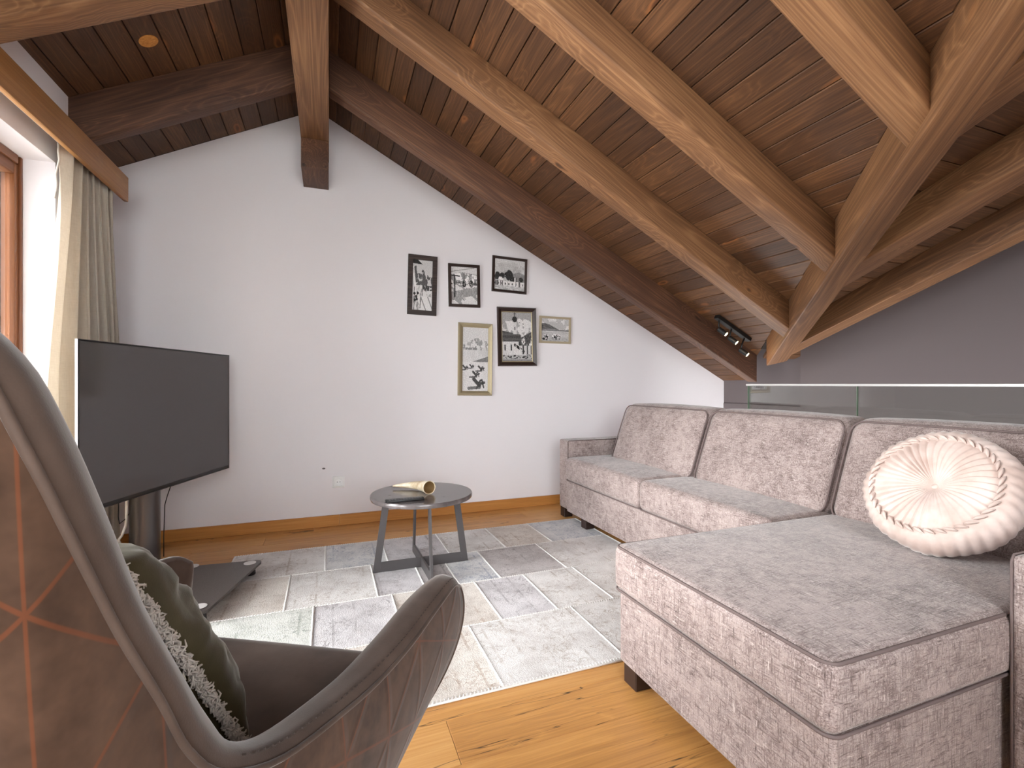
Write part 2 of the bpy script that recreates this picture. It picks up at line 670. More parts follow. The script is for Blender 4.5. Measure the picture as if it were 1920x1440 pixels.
def m_patch(name, base, dark, accent, freq):
    """faded oriental carpet patch: worn floral scrolls on a pale ground"""
    t = NT(name)
    oc = t.coord('Object')
    rnd = t.n('ShaderNodeObjectInfo').outputs['Random']
    off = t.n('ShaderNodeCombineXYZ')
    t.put(off.inputs[0], t.math('MULTIPLY', rnd, 31.0))
    t.put(off.inputs[1], t.math('MULTIPLY', rnd, 17.0))
    p = t.vmath('ADD', oc, off.outputs[0])
    n = t.noise(p, 5.0, 4.0, 0.65)
    wv = t.noise(t.scale(p, (420, 90, 90)), 1.0, 1.0)
    fine = t.noise(p, 260.0, 2.0, 0.6)
    sc = t.noise(p, freq, 2.0, 0.5, dist=1.6)
    scroll = t.smooth(t.math('ABSOLUTE', t.math('SUBTRACT', sc, 0.5)), 0.0, 0.026, 1.0, 0.0)
    wear = t.smooth(t.noise(p, 7.0, 3.0, 0.6), 0.42, 0.62)
    sep = t.n('ShaderNodeSeparateXYZ')
    t.put(sep.inputs[0], p)
    bd = t.math('ABSOLUTE', t.math('SUBTRACT', t.math('FRACT', t.math('MULTIPLY', sep.outputs[0], 3.1)), 0.5))
    bl = t.math('MULTIPLY', t.smooth(t.math('ABSOLUTE', t.math('SUBTRACT', bd, 0.36)), 0.01, 0.02, 1.0, 0.0), wear)
    g = t.math('ADD', t.math('MULTIPLY', n, 0.7), t.math('MULTIPLY', fine, 0.45))
    col = t.ramp(g, [(0.36, dark), (0.62, base), (0.82, (min(1, base[0] * 1.12), min(1, base[1] * 1.12), min(1, base[2] * 1.12), 1))])
    col = t.mix(t.math('MULTIPLY', t.math('MULTIPLY', scroll, wear), 0.5), col, accent)
    col = t.mix(t.math('MULTIPLY', bl, 0.35), col, accent)
    mot = t.math('MULTIPLY', t.smooth(t.noise(p, 55.0, 3.0, 0.6, dist=0.8), 0.53, 0.62), t.smooth(t.noise(p, 3.5, 2.0), 0.40, 0.60))
    col = t.mix(t.math('MULTIPLY', mot, 0.28), col, accent)
    t.bump(t.math('ADD', wv, fine), 0.5, 0.003)
    return t.set(color=col, rough=0.95, spec=0.1)


PATCH = [m_patch('carpet_patch_ivory', lin(234, 231, 229), lin(194, 186, 182), lin(150, 128, 108), 11),
         m_patch('carpet_patch_grey', lin(222, 218, 220), lin(172, 166, 168), lin(118, 110, 112), 9),
         m_patch('carpet_patch_sand', lin(231, 224, 217), lin(184, 172, 163), lin(150, 116, 90), 13),
         m_patch('carpet_patch_blue', lin(226, 225, 225), lin(176, 177, 184), lin(104, 118, 150), 12),
         m_patch('carpet_patch_taupe', lin(204, 198, 197), lin(150, 141, 139), lin(106, 96, 94), 10),
         m_patch('carpet_patch_green', lin(222, 222, 217), lin(162, 166, 158), lin(104, 118, 104), 14)]
M_yarn = plain('white_wool_yarn', lin(232, 229, 226), 0.95)


def m_print():
    t = NT('black_and_white_print')
    at = t.n('ShaderNodeAttribute', attribute_name='tone')
    return t.set(color=at.outputs['Color'], rough=0.35, spec=0.4)


M_print = m_print()


def m_lamp(name, col, s):
    t = NT(name)
    return t.set(color=(0, 0, 0, 1), emit=col, emit_strength=s)


M_lens = m_lamp('lit_lamp_lens', (1.0, 0.72, 0.38, 1), 40.0)
M_plug = None


def m_plug():
    t = NT('raw_chipboard_plug')
    p = t.coord('Object')
    n = t.noise(t.scale(p, (60, 200, 60)), 1.0, 3.0, 0.7)
    col = t.ramp(n, [(0.3, lin(176, 110, 44)), (0.6, lin(216, 152, 76)), (0.8, lin(236, 190, 120))])
    return t.set(color=col, rough=0.8)


M_plug = m_plug()

# ------------------------------------------------------------------ the room shell
YW = 3.725            # gable wall plane
XL = -1.19            # left wall plane
XR1, XR2 = 3.69, 3.51  # right (stairwell) wall planes
YB = -1.2             # back wall plane


def zmain(x):
    return 2.958 - 0.514 * x


def zleft(x):
    return 3.042 + 0.513 * x


def zcross(y):
    return 2.3805 - 0.387 * y


XA = -0.082           # ridge
ZA = zmain(XA)


def vy(x):            # plan line of the valley beam's left face
    return -1.375 + 1.318 * x


def prism(name, poly, axis, a0, a1, mat, parent=None):
    """polygon (two coords) extruded along axis"""
    def pt(p, a):
        if axis == 'y':
            return Vector((p[0], a, p[1]))
        if axis == 'x':
            return Vector((a, p[0], p[1]))
        return Vector((p[0], p[1], a))
    n = len(poly)
    vs = [pt(p, a0) for p in poly] + [pt(p, a1) for p in poly]
    fs = [tuple(range(n)), tuple(range(n, 2 * n))[::-1]] + [(i, n + i, n + (i + 1) % n, (i + 1) % n) for i in range(n)]
    o = mesh_obj(name, vs, fs, mat, parent)
    bm = bmesh.new()
    bm.from_mesh(o.data)
    bmesh.ops.recalc_face_normals(bm, faces=bm.faces[:])
    bm.to_mesh(o.data)
    bm.free()
    return o


# gable wall
gable = prism('wall_back', [(XL - 0.35, -0.2), (4.1, -0.2), (4.1, 0.95), (XR1, zmain(XR1) - 0.001), (XA, ZA - 0.001), (XL - 0.35, zleft(XL - 0.35) - 0.001)],
              'y', YW, YW + 0.2, M_wall)
structure(gable, 'white plastered gable wall under the sloping timber roof')
# left wall with the window opening: pieces joined into one wall mesh
w = MB()
w.box(XL - 0.3, XL, YB, WIN1[0], -0.2, zleft(XL))
w.box(XL - 0.3, XL, WIN1[1], 2.97, -0.2, zleft(XL))
w.box(XL - 0.4, XL - 0.12, 2.97, YW, -0.2, zleft(XL - 0.12))
w.box(XL - 0.3, XL, WIN1[0], WIN1[1], WIN1[3], zleft(XL))
structure(w.obj('wall_left', M_wall), 'white plastered wall around the window behind the curtain')
# stairwell walls on the right
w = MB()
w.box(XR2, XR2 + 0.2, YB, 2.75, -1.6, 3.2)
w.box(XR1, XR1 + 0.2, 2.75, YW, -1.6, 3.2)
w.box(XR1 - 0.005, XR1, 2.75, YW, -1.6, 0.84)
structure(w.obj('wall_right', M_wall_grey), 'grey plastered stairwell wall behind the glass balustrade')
# wall behind the camera with an opening for the added window
w = MB()
w.box(XL - 0.3, WIN2[0], YB - 0.2, YB, -0.2, 3.25)
w.box(WIN2[1], XR2 + 0.2, YB - 0.2, YB, -1.6, 3.25)
w.box(WIN2[0], WIN2[1], YB - 0.2, YB, -0.2, WIN2[2])
w.box(WIN2[0], WIN2[1], YB - 0.2, YB, WIN2[3], 3.25)
structure(w.obj('wall_front', M_wall), 'white wall with an added fill-light window facing the gable wall')

# floor slab and planks
floor = MB().box(XL - 0.3, 2.70, YB, YW, -0.25, -0.014).obj('floor', plain('subfloor', lin(70, 50, 35), 0.8))
structure(floor, 'oak plank floor with knots and dark cracks')
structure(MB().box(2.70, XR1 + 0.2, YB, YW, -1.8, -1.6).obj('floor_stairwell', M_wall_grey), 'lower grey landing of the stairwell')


def plank(name, M, l0a, l0b, l1a, l1b, wdt, th, mat, parent, bev=0.0015):
    """board in local axes: x length, y width, z up to the visible face at z = 0.
    l0a/l0b: start at the -y / +y edge, l1a/l1b: end at the -y / +y edge"""
    h = wdt / 2
    b = bev
    vs = []
    for (z, ins) in ((-th, 0), (-b, 0), (0, b)):
        vs += [Vector((l0a + ins, -h + ins, z)), Vector((l1a - ins, -h + ins, z)), Vector((l1b - ins, h - ins, z)), Vector((l0b + ins, h - ins, z))]
    fs = [(3, 2, 1, 0), (8, 9, 10, 11)]
    for r in (0, 4):
        for k in range(4):
            k2 = (k + 1) % 4
            fs.append((r + k, r + k2, r + 4 + k2, r + 4 + k))
    return mesh_obj(name, vs, fs, mat, parent, matrix=M)


def axes(o, x, y, z):
    M = Matrix((x, y, z)).transposed().to_4x4()
    M.translation = o
    return M


PW = 0.18
rng = random.Random(3)
rowy = 1.262 - PW * 14
joints = {0: [1.06], }
k = 0
while rowy < YW - 0.01:
    y0, y1 = max(rowy, YB), min(rowy + PW, YW)
    ridx = round((rowy - 1.262) / PW)
    if y1 - y0 > 0.02:
        xs = [XL - 0.13]
        first = rng.uniform(0.35, 1.7)
        if ridx == 0:
            cuts = [-0.75, 0.335, 2.1]
        elif ridx == 13:
            cuts = [-0.10, 1.5]
        else:
            cuts = []
            x = XL + first
            while x < 2.45:
                cuts.append(x)
                x += rng.uniform(1.3, 1.9)
        xs += cuts + [2.69]
        for a, b in zip(xs[:-1], xs[1:]):
            M = axes(Vector((a, (y0 + y1) / 2, 0)), Vector((1, 0, 0)), Vector((0, 1, 0)), Vector((0, 0, 1)))
            plank('floor_plank', M, 0.0005, 0.0005, b - a - 0.0005, b - a - 0.0005, y1 - y0 - 0.0008, 0.013, M_oak, floor, 0.0012)
    rowy += PW

# baseboards
bb = bpy.data.objects.new('baseboard_back', None)
C.objects.link(bb)
structure(bb, 'oak skirting board along the gable wall')
bb.location = (0, YW, 0)
for (a, b) in ((XL - 0.11, 0.07), (0.071, 2.68)):
    M = axes(Vector((a, YW - 0.017, 0.0)), Vector((1, 0, 0)), Vector((0, 1, 0)), Vector((0, 0, 1)))
    vs, fs = box_data(0, b - a, 0, 0.016, 0.0005, 0.078, 0.0015, 1)
    mesh_obj('skirting_length', vs, fs, M_oak_trim, bb, matrix=Matrix.Translation(-bb.location) @ M)
M = axes(Vector((XL + 0.017, WIN1[1] + 0.01, 0)), Vector((0, 1, 0)), Vector((-1, 0, 0)), Vector((0, 0, 1)))
vs, fs = box_data(0, 2.95 - WIN1[1], 0, 0.016, 0.0005, 0.078, 0.0015, 1)
structure(mesh_obj('baseboard_left', vs, fs, M_oak_trim, matrix=M), 'oak skirting board under the curtain')

# ------------------------------------------------------------------ ceiling: roof deck and boards
ceil = MB()
T = 0.06
ceil.add([(XA, YB, ZA + .03), (XR1 + .2, YB, zmain(XR1 + .2) + .03), (XR1 + .2, YW, zmain(XR1 + .2) + .03), (XA, YW, ZA + .03)], [(0, 1, 2, 3)]) if False else None
# main slope deck, cut at the valley; left slope deck; cross slope deck
vx0 = (YB + 1.375) / 1.318


def slab(mb, pts, up):
    n = len(pts)
    lo = [Vector(p) + Vector((0, 0, 0.027)) for p in pts]
    hi = [p + Vector((0, 0, up)) for p in lo]
    mb.add(lo + hi, [tuple(range(n)), tuple(range(n, 2 * n))[::-1]] + [(i, n + i, n + (i + 1) % n, (i + 1) % n) for i in range(n)])


P = lambda x, y: Vector((x, y, zmain(x)))
slab(ceil, [P(XA, YB), P(XA, YW + 0.2), P(XR1 + 0.02, YW + 0.2), P(XR1 + 0.02, 3.47), P(3.30, 3.47), P(3.30, vy(3.30)), P(vx0, YB)], 0.08)
Pl = lambda x, y: Vector((x, y, zleft(x)))
slab(ceil, [Pl(XL - 0.4, YB), Pl(XL - 0.4, YW + 0.2), Pl(XA, YW + 0.2), Pl(XA, YB)], 0.08)
Pc = lambda x, y: Vector((x, y, zcross(y)))
slab(ceil, [Pc(vx0, YB), Pc(3.2, vy(3.2)), Pc(XR1 + 0.2, vy(3.2)), Pc(XR1 + 0.2, YB)], 0.08)
ceil.box(XL - 0.4, XR1 + 0.2, YB - 0.2, YW + 0.2, 3.25, 3.3)  # flat lid and side panels around the roof, added to stop light leaks
ceil.box(XL - 0.4, XR1 + 0.2, YW + 0.15, YW + 0.2, 0.9, 3.25)
ceil.box(XL - 0.42, XL - 0.38, YB - 0.2, YW + 0.2, 2.2, 3.25)
ceil.box(XR1 + 0.18, XR1 + 0.2, YB - 0.2, YW + 0.2, 0.9, 3.25)
ceiling = ceil.obj('ceiling', plain('roof_deck', lin(36, 24, 17), 0.9))
structure(ceiling, 'sloping ceiling of dark stained spruce boards')

sl = math.atan(0.514)
DXB = 0.0957                                   # plan width of one board on the main slope
nvec = Vector((-math.sin(sl), 0, -math.cos(sl)))           # visible face normal (down)
# main slope boards: length along +Y
x = 0.718 - DXB * 9
while x < XR1:
    xa, xb = max(x, XA), min(x + DXB, XR1 + 0.01)
    if xb - xa > 0.02:
        y1 = YW - 0.001
        if xa > 3.28:
            ya = yb = 3.46
        else:
            ya, yb = max(vy(xa), YB), max(vy(xb), YB)
        xm = (xa + xb) / 2
        org = Vector((xm, 0, zmain(xm)))
        yax = Vector((math.cos(sl), 0, -math.sin(sl)))
        xax = Vector((0, 1, 0))
        # right-handed: x cross y = z must equal visible normal
        z = xax.cross(yax)
        if z.dot(nvec) > 0:
            M = axes(org, xax, yax, z)
            plank('ceiling_board', M, ya, yb, y1, y1, (xb - xa) / math.cos(sl) - 0.0035, 0.02, M_board, ceiling, 0.003)
        else:
            M = axes(org, xax, -yax, -z)
            plank('ceiling_board', M, yb, ya, y1, y1, (xb - xa) / math.cos(sl) - 0.0035, 0.02, M_board, ceiling, 0.003)
    x += DXB
# left slope boards
DXL = 0.1026
x = -0.8415 - DXL * 7
while x < XA - 0.01:
    xa, xb = max(x, XL - 0.14), min(x + DXL, XA)
    if xb - xa > 0.02:
        xm = (xa + xb) / 2
        sl2 = math.atan(0.513)
        yax = Vector((math.cos(sl2), 0, math.sin(sl2)))
        xax = Vector((0, 1, 0))
        z = xax.cross(yax)
        if z.z > 0:
            yax, z = -yax, -z
        M = axes(Vector((xm, 0, zleft(xm))), xax, yax, z)
        plank('ceiling_board', M, YB, YB, YW - 0.001, YW - 0.001, (xb - xa) / math.cos(sl2) - 0.0035, 0.02, M_board, ceiling, 0.003)
    x += DXL
# cross slope boards: length along +X, seams step along Y
sl3 = math.atan(0.387)
DYC = 0.14
y = YB
while y < 2.9:
    ya, yb = y, min(y + DYC, 2.95)
    ym = (ya + yb) / 2
    xv = lambda yy: (yy + 1.375) / 1.318 + 0.06
    xax = Vector((1, 0, 0))
    yax = Vector((0, math.cos(sl3), -math.sin(sl3)))
    z = xax.cross(yax)
    l0a, l0b = xv(ya), xv(yb)
    if z.z > 0:
        yax, z = -yax, -z
        l0a, l0b = l0b, l0a
    xe = XR2 if yb < 2.76 else XR1
    M = axes(Vector((0, ym, zcross(ym))), xax, yax, z)
    if max(l0a, l0b) < xe - 0.05:
        plank('ceiling_board', M, l0a, l0b, xe, xe, (yb - ya) / math.cos(sl3) - 0.0035, 0.02, M_board, ceiling, 0.003)
    y += DYC


# ------------------------------------------------------------------ beams
def beam(name, pts8, xdir, mat, label, bev=0.008):
    """hexahedron from 8 world points: 4 at the start, 4 at the end; local x along the beam"""
    x = Vector(xdir).normalized()
    y = Vector((0, 0, 1)).cross(x).normalized()
    z = x.cross(y)
    org = sum((Vector(p) for p in pts8), Vector()) / 8
    M = axes(org, x, y, z)
    inv = M.inverted()
    vs = [inv @ Vector(p) for p in pts8]
    fs = [(0, 1, 2, 3), (7, 6, 5, 4), (0, 4, 5, 1), (1, 5, 6, 2), (2, 6, 7, 3), (3, 7, 4, 0)]
    bm = bmesh.new()
    bv = [bm.verts.new(v) for v in vs]
    for f in fs:
        bm.faces.new([bv[i] for i in f])
    bmesh.ops.recalc_face_normals(bm, faces=bm.faces[:])
    bmesh.ops.bevel(bm, geom=bm.edges[:], offset=bev, segments=3, affect='EDGES', profile=0.5)
    bm.verts.index_update()
    vv = [v.co.copy() for v in bm.verts]
    ff = [tuple(v.index for v in f.verts) for f in bm.faces]
    bm.free()
    o = mesh_obj(name, vv, ff, mat, matrix=M, autosmooth=0.5)
    return tag(o, label, 'beam')


def slope_rafter(y0, y1, depth, xs, xe0, xe1, zf, mat, label):
    """rafter hanging under a slope that runs in X; ends cut vertically (xe0 at y0, xe1 at y1)"""
    pts = []
    for (xa, xb) in ((xs, xs), (xe0, xe1)):
        for (yy, xx, dz) in ((y0, xa, 0.004), (y1, xb, 0.004), (y1, xb, -depth), (y0, xa, -depth)):
            pts.append(Vector((xx, yy, zf(xx) + dz)))
    d = pts[4] - pts[0]
    return beam('rafter', pts, d, mat, label)


xv = lambda yy: (yy + 1.375) / 1.318
slope_rafter(2.96, 3.05, 0.228, 0.0, 3.285, 3.275, zmain, M_beam_dark, 'dark rafter on the long slope nearest the gable wall, above the spotlights')
slope_rafter(2.21, 2.325, 0.178, 0.0, xv(2.21) + 0.02, xv(2.325) + 0.02, zmain, M_beam, 'rafter on the long slope beside the spotlights, second from the gable wall')
slope_rafter(1.575, 1.69, 0.176, 0.0, xv(1.575) + 0.02, xv(1.69) + 0.02, zmain, M_beam, 'rafter on the long slope, third from the gable wall, with dark stains')
slope_rafter(0.93, 1.05, 0.178, 0.0, xv(0.93) + 0.02, xv(1.05) + 0.02, zmain, M_beam, 'rafter on the long slope, fourth from the gable wall, butting into the valley beam')
slope_rafter(2.96, 3.05, 0.228, -0.171, XL - 0.11, XL - 0.11, zleft, M_beam_dark, 'dark rafter on the short slope nearest the gable wall')
slope_rafter(2.20, 2.325, 0.182, -0.171, XL + 0.002, XL + 0.002, zleft, M_beam, 'lighter rafter on the short slope above the pelmet, second from the gable wall')

# ridge beam and its corbel
zr = 2.627
pts = []
for yy in (YB + 0.002, YW - 0.001):
    pts += [Vector((-0.171, yy, zleft(-0.171) + 0.004)), Vector((0.0, yy, zmain(0) + 0.004)), Vector((0.0, yy, zr)), Vector((-0.171, yy, zr))]
beam('ridge_beam', pts, (0, 1, 0), M_beam, 'long ridge beam running along the peak of the ceiling')
pts = []
for yy in (3.376, YW - 0.001):
    pts += [Vector((-0.169, yy, zr - 0.001)), Vector((-0.002, yy, zr - 0.001)), Vector((-0.002, yy, 2.436)), Vector((-0.169, yy, 2.436))]
beam('corbel', pts, (0, 1, 0), M_beam_dark, 'dark timber corbel on the gable wall under the ridge beam', 0.003)

# valley beam
dv = Vector((1, 1.318, 0)).normalized()
nv = Vector((dv.y, -dv.x, 0))
wv_ = 0.115


def valley_pts(xl, depth):
    a = Vector((xl, vy(xl), 0))
    b = a + nv * wv_
    zt = zmain(xl)
    return [Vector((a.x, a.y, zt + 0.01)), Vector((b.x, b.y, zt + 0.01)), Vector((b.x, b.y, zt - depth)), Vector((a.x, a.y, zt - depth))]


s0 = valley_pts(0.28, 0.225)
s1 = valley_pts(3.10, 0.20)
# cut the low end parallel to Y
for i in (1, 2):
    s1[i] = s1[i] + dv * ((3.125 - s1[i].x) / dv.x)
    s1[i].z -= 0.514 * (s1[i].x - (3.10 + nv.x * wv_)) * 0.9
beam('valley_beam', s0 + s1, s1[0] - s0[0], M_beam, 'diagonal valley beam where the two roof slopes meet')


def cross_rafter(x0, x1, depth, ye, label):
    pts = []
    for yy in (YB + 0.002, ye):
        for (xx, dz) in ((x0, 0.004), (x1, 0.004), (x1, -depth), (x0, -depth)):
            yv = yy if yy < 0 else min(ye, vy(xx - 0.05) - 0.06) if ye > 90 else yy
            pts.append(Vector((xx, yv, zcross(yv) + dz)))
    return beam('rafter', pts, pts[4] - pts[0], M_beam, label)


cross_rafter(3.015, 3.15, 0.158, 99, 'rafter of the cross slope lying against the grey stairwell wall')
cross_rafter(2.417, 2.572, 0.152, 99, 'middle rafter of the cross slope, between the two other cross rafters')
cross_rafter(1.82, 1.972, 0.152, 99, 'rafter of the cross slope set farthest from the grey stairwell wall')

# raw plug in the ceiling boards
cp = Vector((-0.79, 2.706, zleft(-0.79)))
sl2 = math.atan(0.513)
Mpl = axes(cp, Vector((math.cos(sl2), 0, math.sin(sl2))), Vector((0, -1, 0)), Vector((math.sin(sl2), 0, -math.cos(sl2))))
vs, fs = lathe_data([(0.041, -0.004), (0.041, 0.001), (0.039, 0.002)], 32)
tag(mesh_obj('ceiling_plug', vs, fs, M_plug, matrix=Mpl, autosmooth=0.6), 'round raw orange chipboard plug set in the dark ceiling boards', 'plug')

# ------------------------------------------------------------------ window, pelmet, curtain
win = bpy.data.objects.new('window_1', None)
C.objects.link(win)
win.location = (-1.32, (WIN1[0] + WIN1[1]) / 2, 0)
structure(win, 'tall window with orange-brown wooden frame beside the curtain')


def frame_piece(name, x0, x1, y0, y1, z0, z1, vertical, parent):
    L = Vector((0, 0, 1)) if vertical else Vector((0, 1, 0))
    org = Vector(((x0 + x1) / 2, (y0 + y1) / 2, (z0 + z1) / 2))
    x = L
    y = Vector((1, 0, 0))
    z = x.cross(y)
    M = axes(org, x, y, z)
    inv = M.inverted()
    vs, fs = box_data(x0, x1, y0, y1, z0, z1, 0.004, 2)
    o = mesh_obj(name, [inv @ v for v in vs], fs, M_winframe, parent, matrix=Matrix.Translation(-parent.location) @ M, autosmooth=0.5)
    return o


y0, y1, z0, z1 = WIN1
fx0, fx1 = -1.343, -1.305
frame_piece('frame_stile', fx0, fx1, y1 - 0.02, y1 - 0.001, 0.0, z1 - 0.001, True, win)
frame_piece('frame_stile', fx0, fx1, y0 + 0.001, y0 + 0.035, 0.0, z1 - 0.001, True, win)
frame_piece('frame_head', fx0, fx1, y0 + 0.035, y1 - 0.035, z1 - 0.04, z1 - 0.001, False, win)
frame_piece('frame_sill', fx0, fx1, y0 + 0.035, y1 - 0.035, 0.0, 0.07, False, win)
ym = (y0 + y1) / 2
frame_piece('frame_mullion', fx0, fx1, ym - 0.04, ym + 0.04, 0.07, z1 - 0.04, True, win)
for (a, b) in ((y0 + 0.035, ym - 0.04), (ym + 0.04, y1 - 0.02)):
    sx0, sx1 = fx0, fx1 - 0.008
    frame_piece('sash_stile', sx0, sx1, a, a + 0.05, 0.07, z1 - 0.04, True, win)
    frame_piece('sash_stile', sx0, sx1, b - 0.03, b, 0.07, z1 - 0.04, True, win)
    frame_piece('sash_rail', sx0, sx1, a + 0.05, b - 0.03, 0.07, 0.14, False, win)
    frame_piece('sash_rail', sx0, sx1, a + 0.05, b - 0.03, z1 - 0.09, z1 - 0.04, False, win)
    MB().box(-1.336, -1.330, a + 0.045, b - 0.025, 0.135, z1 - 0.085).obj('pane', M_winglass, win)
M_clad = plain('grey_aluminium_cladding', lin(150, 148, 165), 0.5)
MB().box(-1.42, -1.344, y1 - 0.05, y1 - 0.001, 0.0, z1 - 0.001, 0.003, 1).obj('cladding', M_clad, win)
MB().box(-1.42, -1.344, y0 + 0.001, y0 + 0.085, 0.0, z1 - 0.001, 0.003, 1).obj('cladding', M_clad, win)
MB().box(-1.42, -1.344, y0 + 0.085, y1 - 0.05, z1 - 0.09, z1 - 0.001, 0.003, 1).obj('cladding', M_clad, win)
MB().box(-1.42, -1.344, ym - 0.09, ym + 0.09, 0.0, z1 - 0.09, 0.003, 1).obj('cladding', M_clad, win)
MB().box(-1.49, -1.42, y1 - 0.03, y1 - 0.004, 0.0, z1, 0.002, 1).obj('shutter_guide', M_clad, win)

win2 = bpy.data.objects.new('window_fill', None)  # added window: lets in fill light from behind the camera
C.objects.link(win2)
win2.location = (0.1, YB - 0.1, 0)
structure(win2, 'wide unseen window added behind the camera for fill light')
a, b, c, d = WIN2
fm = MB()
for (p, q) in ((a, a + 0.07), (b - 0.07, b), ((a + b) / 2 - 0.05, (a + b) / 2 + 0.05)):
    fm.box(p, q, YB - 0.16, YB - 0.08, c, d, 0.004, 1)
fm.box(a + 0.07, b - 0.07, YB - 0.16, YB - 0.08, c, c + 0.07, 0.004, 1)
fm.box(a + 0.07, b - 0.07, YB - 0.16, YB - 0.08, d - 0.07, d, 0.004, 1)
fm.obj('window_frame', M_winframe, win2)
for (p, q) in ((a + 0.06, (a + b) / 2 - 0.04), ((a + b) / 2 + 0.04, b - 0.06)):
    MB().box(p, q, YB - 0.123, YB - 0.117, c + 0.06, d - 0.06).obj('pane', M_winglass, win2)

# pelmet
pel = thing('curtain_pelmet', 'light brown wooden pelmet board above the beige curtain', 'pelmet', (-1.05, 1.2, 2.05))
M = axes(Vector((-1.06, 1.0, 2.118)), Vector((0, 1, 0)), Vector((-1, 0, 0)), Vector((0, 0, 1)))
vs, fs = box_data(-1.9, 2.28, -0.01, 0.012, -0.068, 0.068, 0.004, 2)
mesh_obj('front_board', vs, fs, M_pelmet, pel, matrix=root_matrix(pel).inverted() @ M, autosmooth=0.5)
for yy in (0.2, 1.6, 2.9):
    MB().box(XL + 0.001, -1.072, yy, yy + 0.02, 2.10, 2.16).obj('bracket', M_alu, pel)
MB().tube([(-1.125, -0.8, 2.115), (-1.125, 3.27, 2.115)], 0.010, 10).obj('curtain_rail', M_alu, pel, smooth=True)

# curtain
cur = thing('curtain', 'beige linen curtain gathered in folds behind the television', 'curtain', (-1.12, 2.95, 0))
NU, NV = 160, 40
vs, fs = [], []
for j in range(NV + 1):
    tz = j / NV                     # 0 top .. 1 bottom
    z = 2.10 * (1 - tz) + 0.012 * tz
    spread = min(1.0, tz / 0.55)
    spread = spread * spread * (3 - 2 * spread)
    ya = 2.70 - 0.17 * spread
    yb = 3.21 + 0.15 * spread
    for i in range(NU + 1):
        s = i / NU
        # irregular folds: broad near the window side, tight near the wall
        ph = 2 * PI * (1.1 * s + 5.9 * s ** 1.7) + 0.6 * math.sin(4 * tz)
        amp = (0.032 + 0.014 * spread) * (0.9 + 0.2 * math.sin(5 * s + 1.0))
        xx = -1.125 + amp * math.sin(ph) + 0.005 * math.sin(2.3 * ph + 3 * tz) + 0.010 * math.sin(9 * s + 4 * tz)
        yy = ya + (yb - ya) * s + 0.013 * math.sin(2 * ph + 0.6) * (0.6 + 0.4 * spread)
        vs.append(Vector((xx, yy, z)))
for j in range(NV):
    for i in range(NU):
        a = j * (NU + 1) + i
        fs.append((a, a + NU + 1, a + NU + 2, a + 1))
panel = mesh_obj('curtain_panel', vs, fs, M_curtain, cur, smooth=True)
panel.modifiers.new('thick', 'SOLIDIFY').thickness = 0.0025
MB().tube([(-1.118, 2.70, 2.098), (-1.119, 2.698, 2.06), (-1.113, 2.692, 2.02), (-1.12, 2.68, 1.95), (-1.114, 2.674, 1.90), (-1.12, 2.665, 1.84)], 0.004, 6).obj('pull_cord', M_whitecable, cur, smooth=True)
for i in range(8):
    yy = 2.72 + 0.065 * i
    MB().tube([(-1.122, yy, 2.085), (-1.124, yy, 2.104)], 0.003, 6).obj('hook', M_alu, cur)

# ------------------------------------------------------------------ television on its stand
A = Vector((-0.93, 2.39, 0))
B = Vector((-0.584, 3.43, 0))
tdir = (B - A).normalized()
tn = Vector((tdir.y, -tdir.x, 0))
tc = (A + B) / 2
W2 = (B - A).length / 2
TZ0, TZ1 = 0.507, 1.208


def tvM(z):
    return axes(Vector((tc.x, tc.y, z)), tdir, -tn, Vector((0, 0, 1)))     # x along the screen, y away from the viewer


tv = thing('television', 'large black flat television angled on a floor stand before the curtain', 'television', (tc.x, tc.y, TZ0))
Mt = tvM((TZ0 + TZ1) / 2)
hh = (TZ1 - TZ0) / 2
MB().box(-W2, W2, 0.0015, 0.010, -hh, hh, 0.002, 2, M=Mt).obj('housing', M_black, tv, autosmooth=0.5)
MB().box(-0.34, 0.34, 0.010, 0.052, -hh + 0.03, 0.12, 0.012, 2, M=Mt).obj('rear_box', M_black, tv, autosmooth=0.5)
MB().box(-W2 + 0.006, W2 - 0.006, 0.0, 0.003, -hh + 0.018, hh - 0.006, 0.0, 1, M=Mt).obj('screen', M_screen, tv)
fr = MB()
fr.box(-W2 - 0.002, -W2, -0.001, 0.0105, -hh - 0.002, hh + 0.002, M=Mt)
fr.box(W2, W2 + 0.002, -0.001, 0.0105, -hh - 0.002, hh + 0.002, M=Mt)
fr.box(-W2, W2, -0.001, 0.0105, hh, hh + 0.002, M=Mt)
fr.box(-W2, W2, -0.001, 0.0105, -hh - 0.002, -hh, M=Mt)
fr.obj('metal_edge', M_steel, tv)

st = thing('television_stand', 'floor stand with dark round column and smoked glass base plate', 'stand', (-0.85, 2.94, 0))
colc = tc - tn * 0.125
mcol = MB()
Mc = Matrix.Translation((colc.x, colc.y, 0))
mcol.lathe([(0.062, 0.072), (0.065, 0.075), (0.065, 1.0), (0.062, 1.003)], 40, M=Mc)
mcol.obj('column', M_steel, st, autosmooth=0.6)
MB().box(-0.13, 0.13, 0.054, 0.062, -0.12, 0.14, 0.003, 1, M=Mt).obj('mounting_bracket', M_blackmetal, st)
pd = Vector((-0.25, -0.968, 0)).normalized()       # along the front edge
pq = Vector((-0.968, 0.25, 0)).normalized()        # to the back
FR = Vector((-0.335, 2.925, 0))


def plate_pt(a, b):
    return FR + pd * a + pq * b


